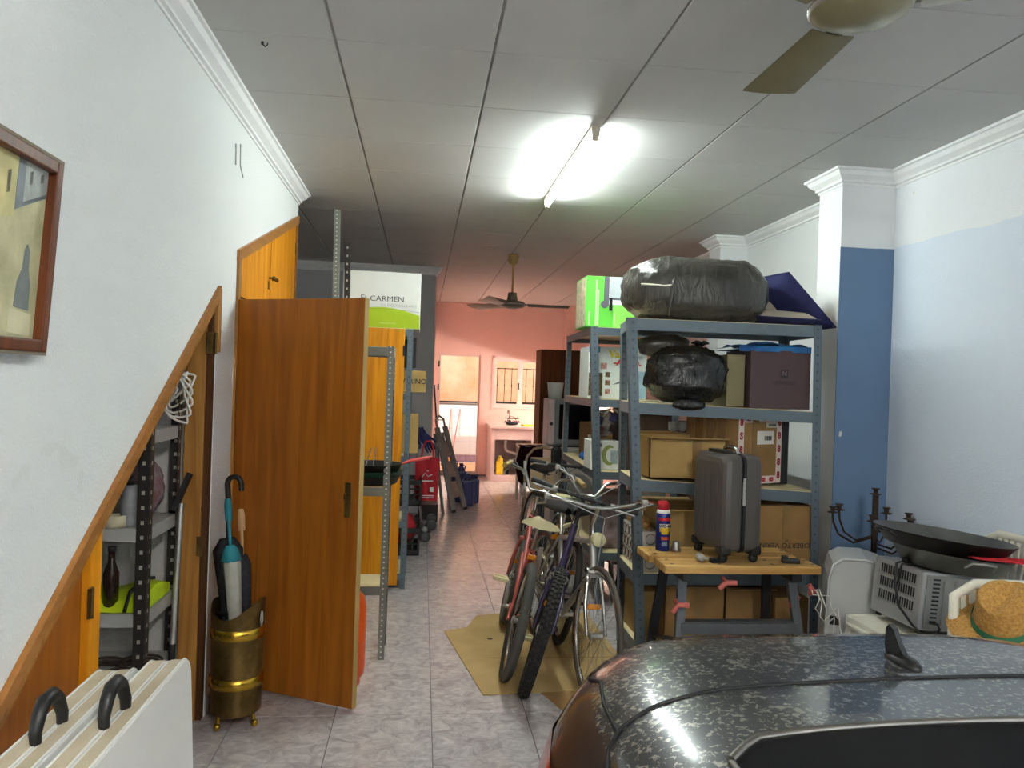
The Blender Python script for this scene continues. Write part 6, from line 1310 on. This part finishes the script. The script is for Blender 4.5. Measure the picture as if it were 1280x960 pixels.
# folded soft top cover
def cov(u, v):
    q = -.63 + 1.26 * u; y = .15 + (1.325 - .15) * v; e = min(1, 8 * min(u, 1 - u)) * min(1, 10 * (1 - v)) ** .5
    return S(q, y + .045 * (1 - (2 * u - 1) ** 2) * v - (.05 * max(0, .06 - u) / .06) * v, .003 + .012 * e)
cvm = MB().surf(cov, 30, 24); part('soft_top_cover', cvm, M_SOFT, car, world=True)
part('cover_trim', MB().tube([cov(i / 30, 1.0) + Vector((0, .004, .003)) for i in range(31)], .009, 8), mat('dull chrome trim', '#8e8a84', .25, .9, vary=.2, vscale=20), car, world=True)
part('cover_trim', MB().tube([cov(0, i / 20) for i in range(21)], .008, 8), mat('dull chrome trim', '#8e8a84', .25, .9), car, world=True)
part('cover_trim', MB().tube([cov(1, i / 20) for i in range(21)], .008, 8), mat('dull chrome trim', '#8e8a84', .25, .9), car, world=True)
# windscreen, seats heads, lamps, wheels, antenna
ws = MB().surf(lambda u, v: (CXc - .62 + 1.24 * u, -.55 + .30 * v - .08 * (1 - (2 * u - 1) ** 2), .90 + .26 * v), 12, 6); wsp = part('windscreen', ws, M_CARG, car, world=True)
part('screen_frame', MB().tube([(CXc - .64, -.56, .86), (CXc - .60, -.26, 1.16), (CXc, -.34, 1.17), (CXc + .60, -.26, 1.16), (CXc + .64, -.56, .86)], .018, 8), M_CAR, car, world=True)
M_TAIL = mat('red lamp lens', '#b3121a', .15, vary=.2, vscale=40, coat=.6)
for s_ in (-1, 1):
    tl = MB().surf(lambda u, v: S(s_ * (.93 + .065 * u), 1.60 + .36 * v, .003), 8, 12); part('tail_lamp', tl, M_TAIL, car, world=True)
    hl = MB().surf(lambda u, v: S(s_ * (.62 + .25 * u), -1.86 + .22 * v, .004), 6, 6); part('headlamp', hl, M_WHITE, car, world=True)
    for y in (-1.15, 1.35):
        x = CXc + s_ * .76; w_ = part('wheel', MB().lathe([(.15, -.09), (.24, -.10), (.29, -.085), (.30, 0), (.29, .085), (.24, .10), (.15, .09)], 32, T(x, y, .30) @ Ry(PI / 2)), M_RUB, car, world=True)
        part('hub', MB().lathe([(0, .095 * s_), (.06, .095 * s_), (.15, .085 * s_), (.19, .095 * s_), (.2, .08 * s_)], 24, T(x, y, .30) @ Ry(PI / 2)), M_ALU, w_, world=True)
    part('mirror', MB().box((CXc + s_ * .93, -.35, .93), (.16, .10, .11), None, .03), M_CAR, car, world=True)
ab = Vector(S(.045, 1.72)); fn_ = MB(); fn_.ball(ab + Vector((0, -.02, 0)), (.028, .062, .018), 20, 8); 
an = part('antenna', fn_, M_BLACK, car, world=True)
fin = MB(); prof = [(.038, .010), (.042, .03), (.040, .068), (.033, .078), (.020, .070), (.004, .036), (-.012, .012)]
for s_, tt in ((-1, .009), (1, .009)): pass
fin.prism([(p[0], p[1]) for p in prof], .016, T(ab.x - .008, ab.y - .02, ab.z) @ Rz(.35) @ YZ(0)); part('fin', fin, M_CARG, an, world=True)
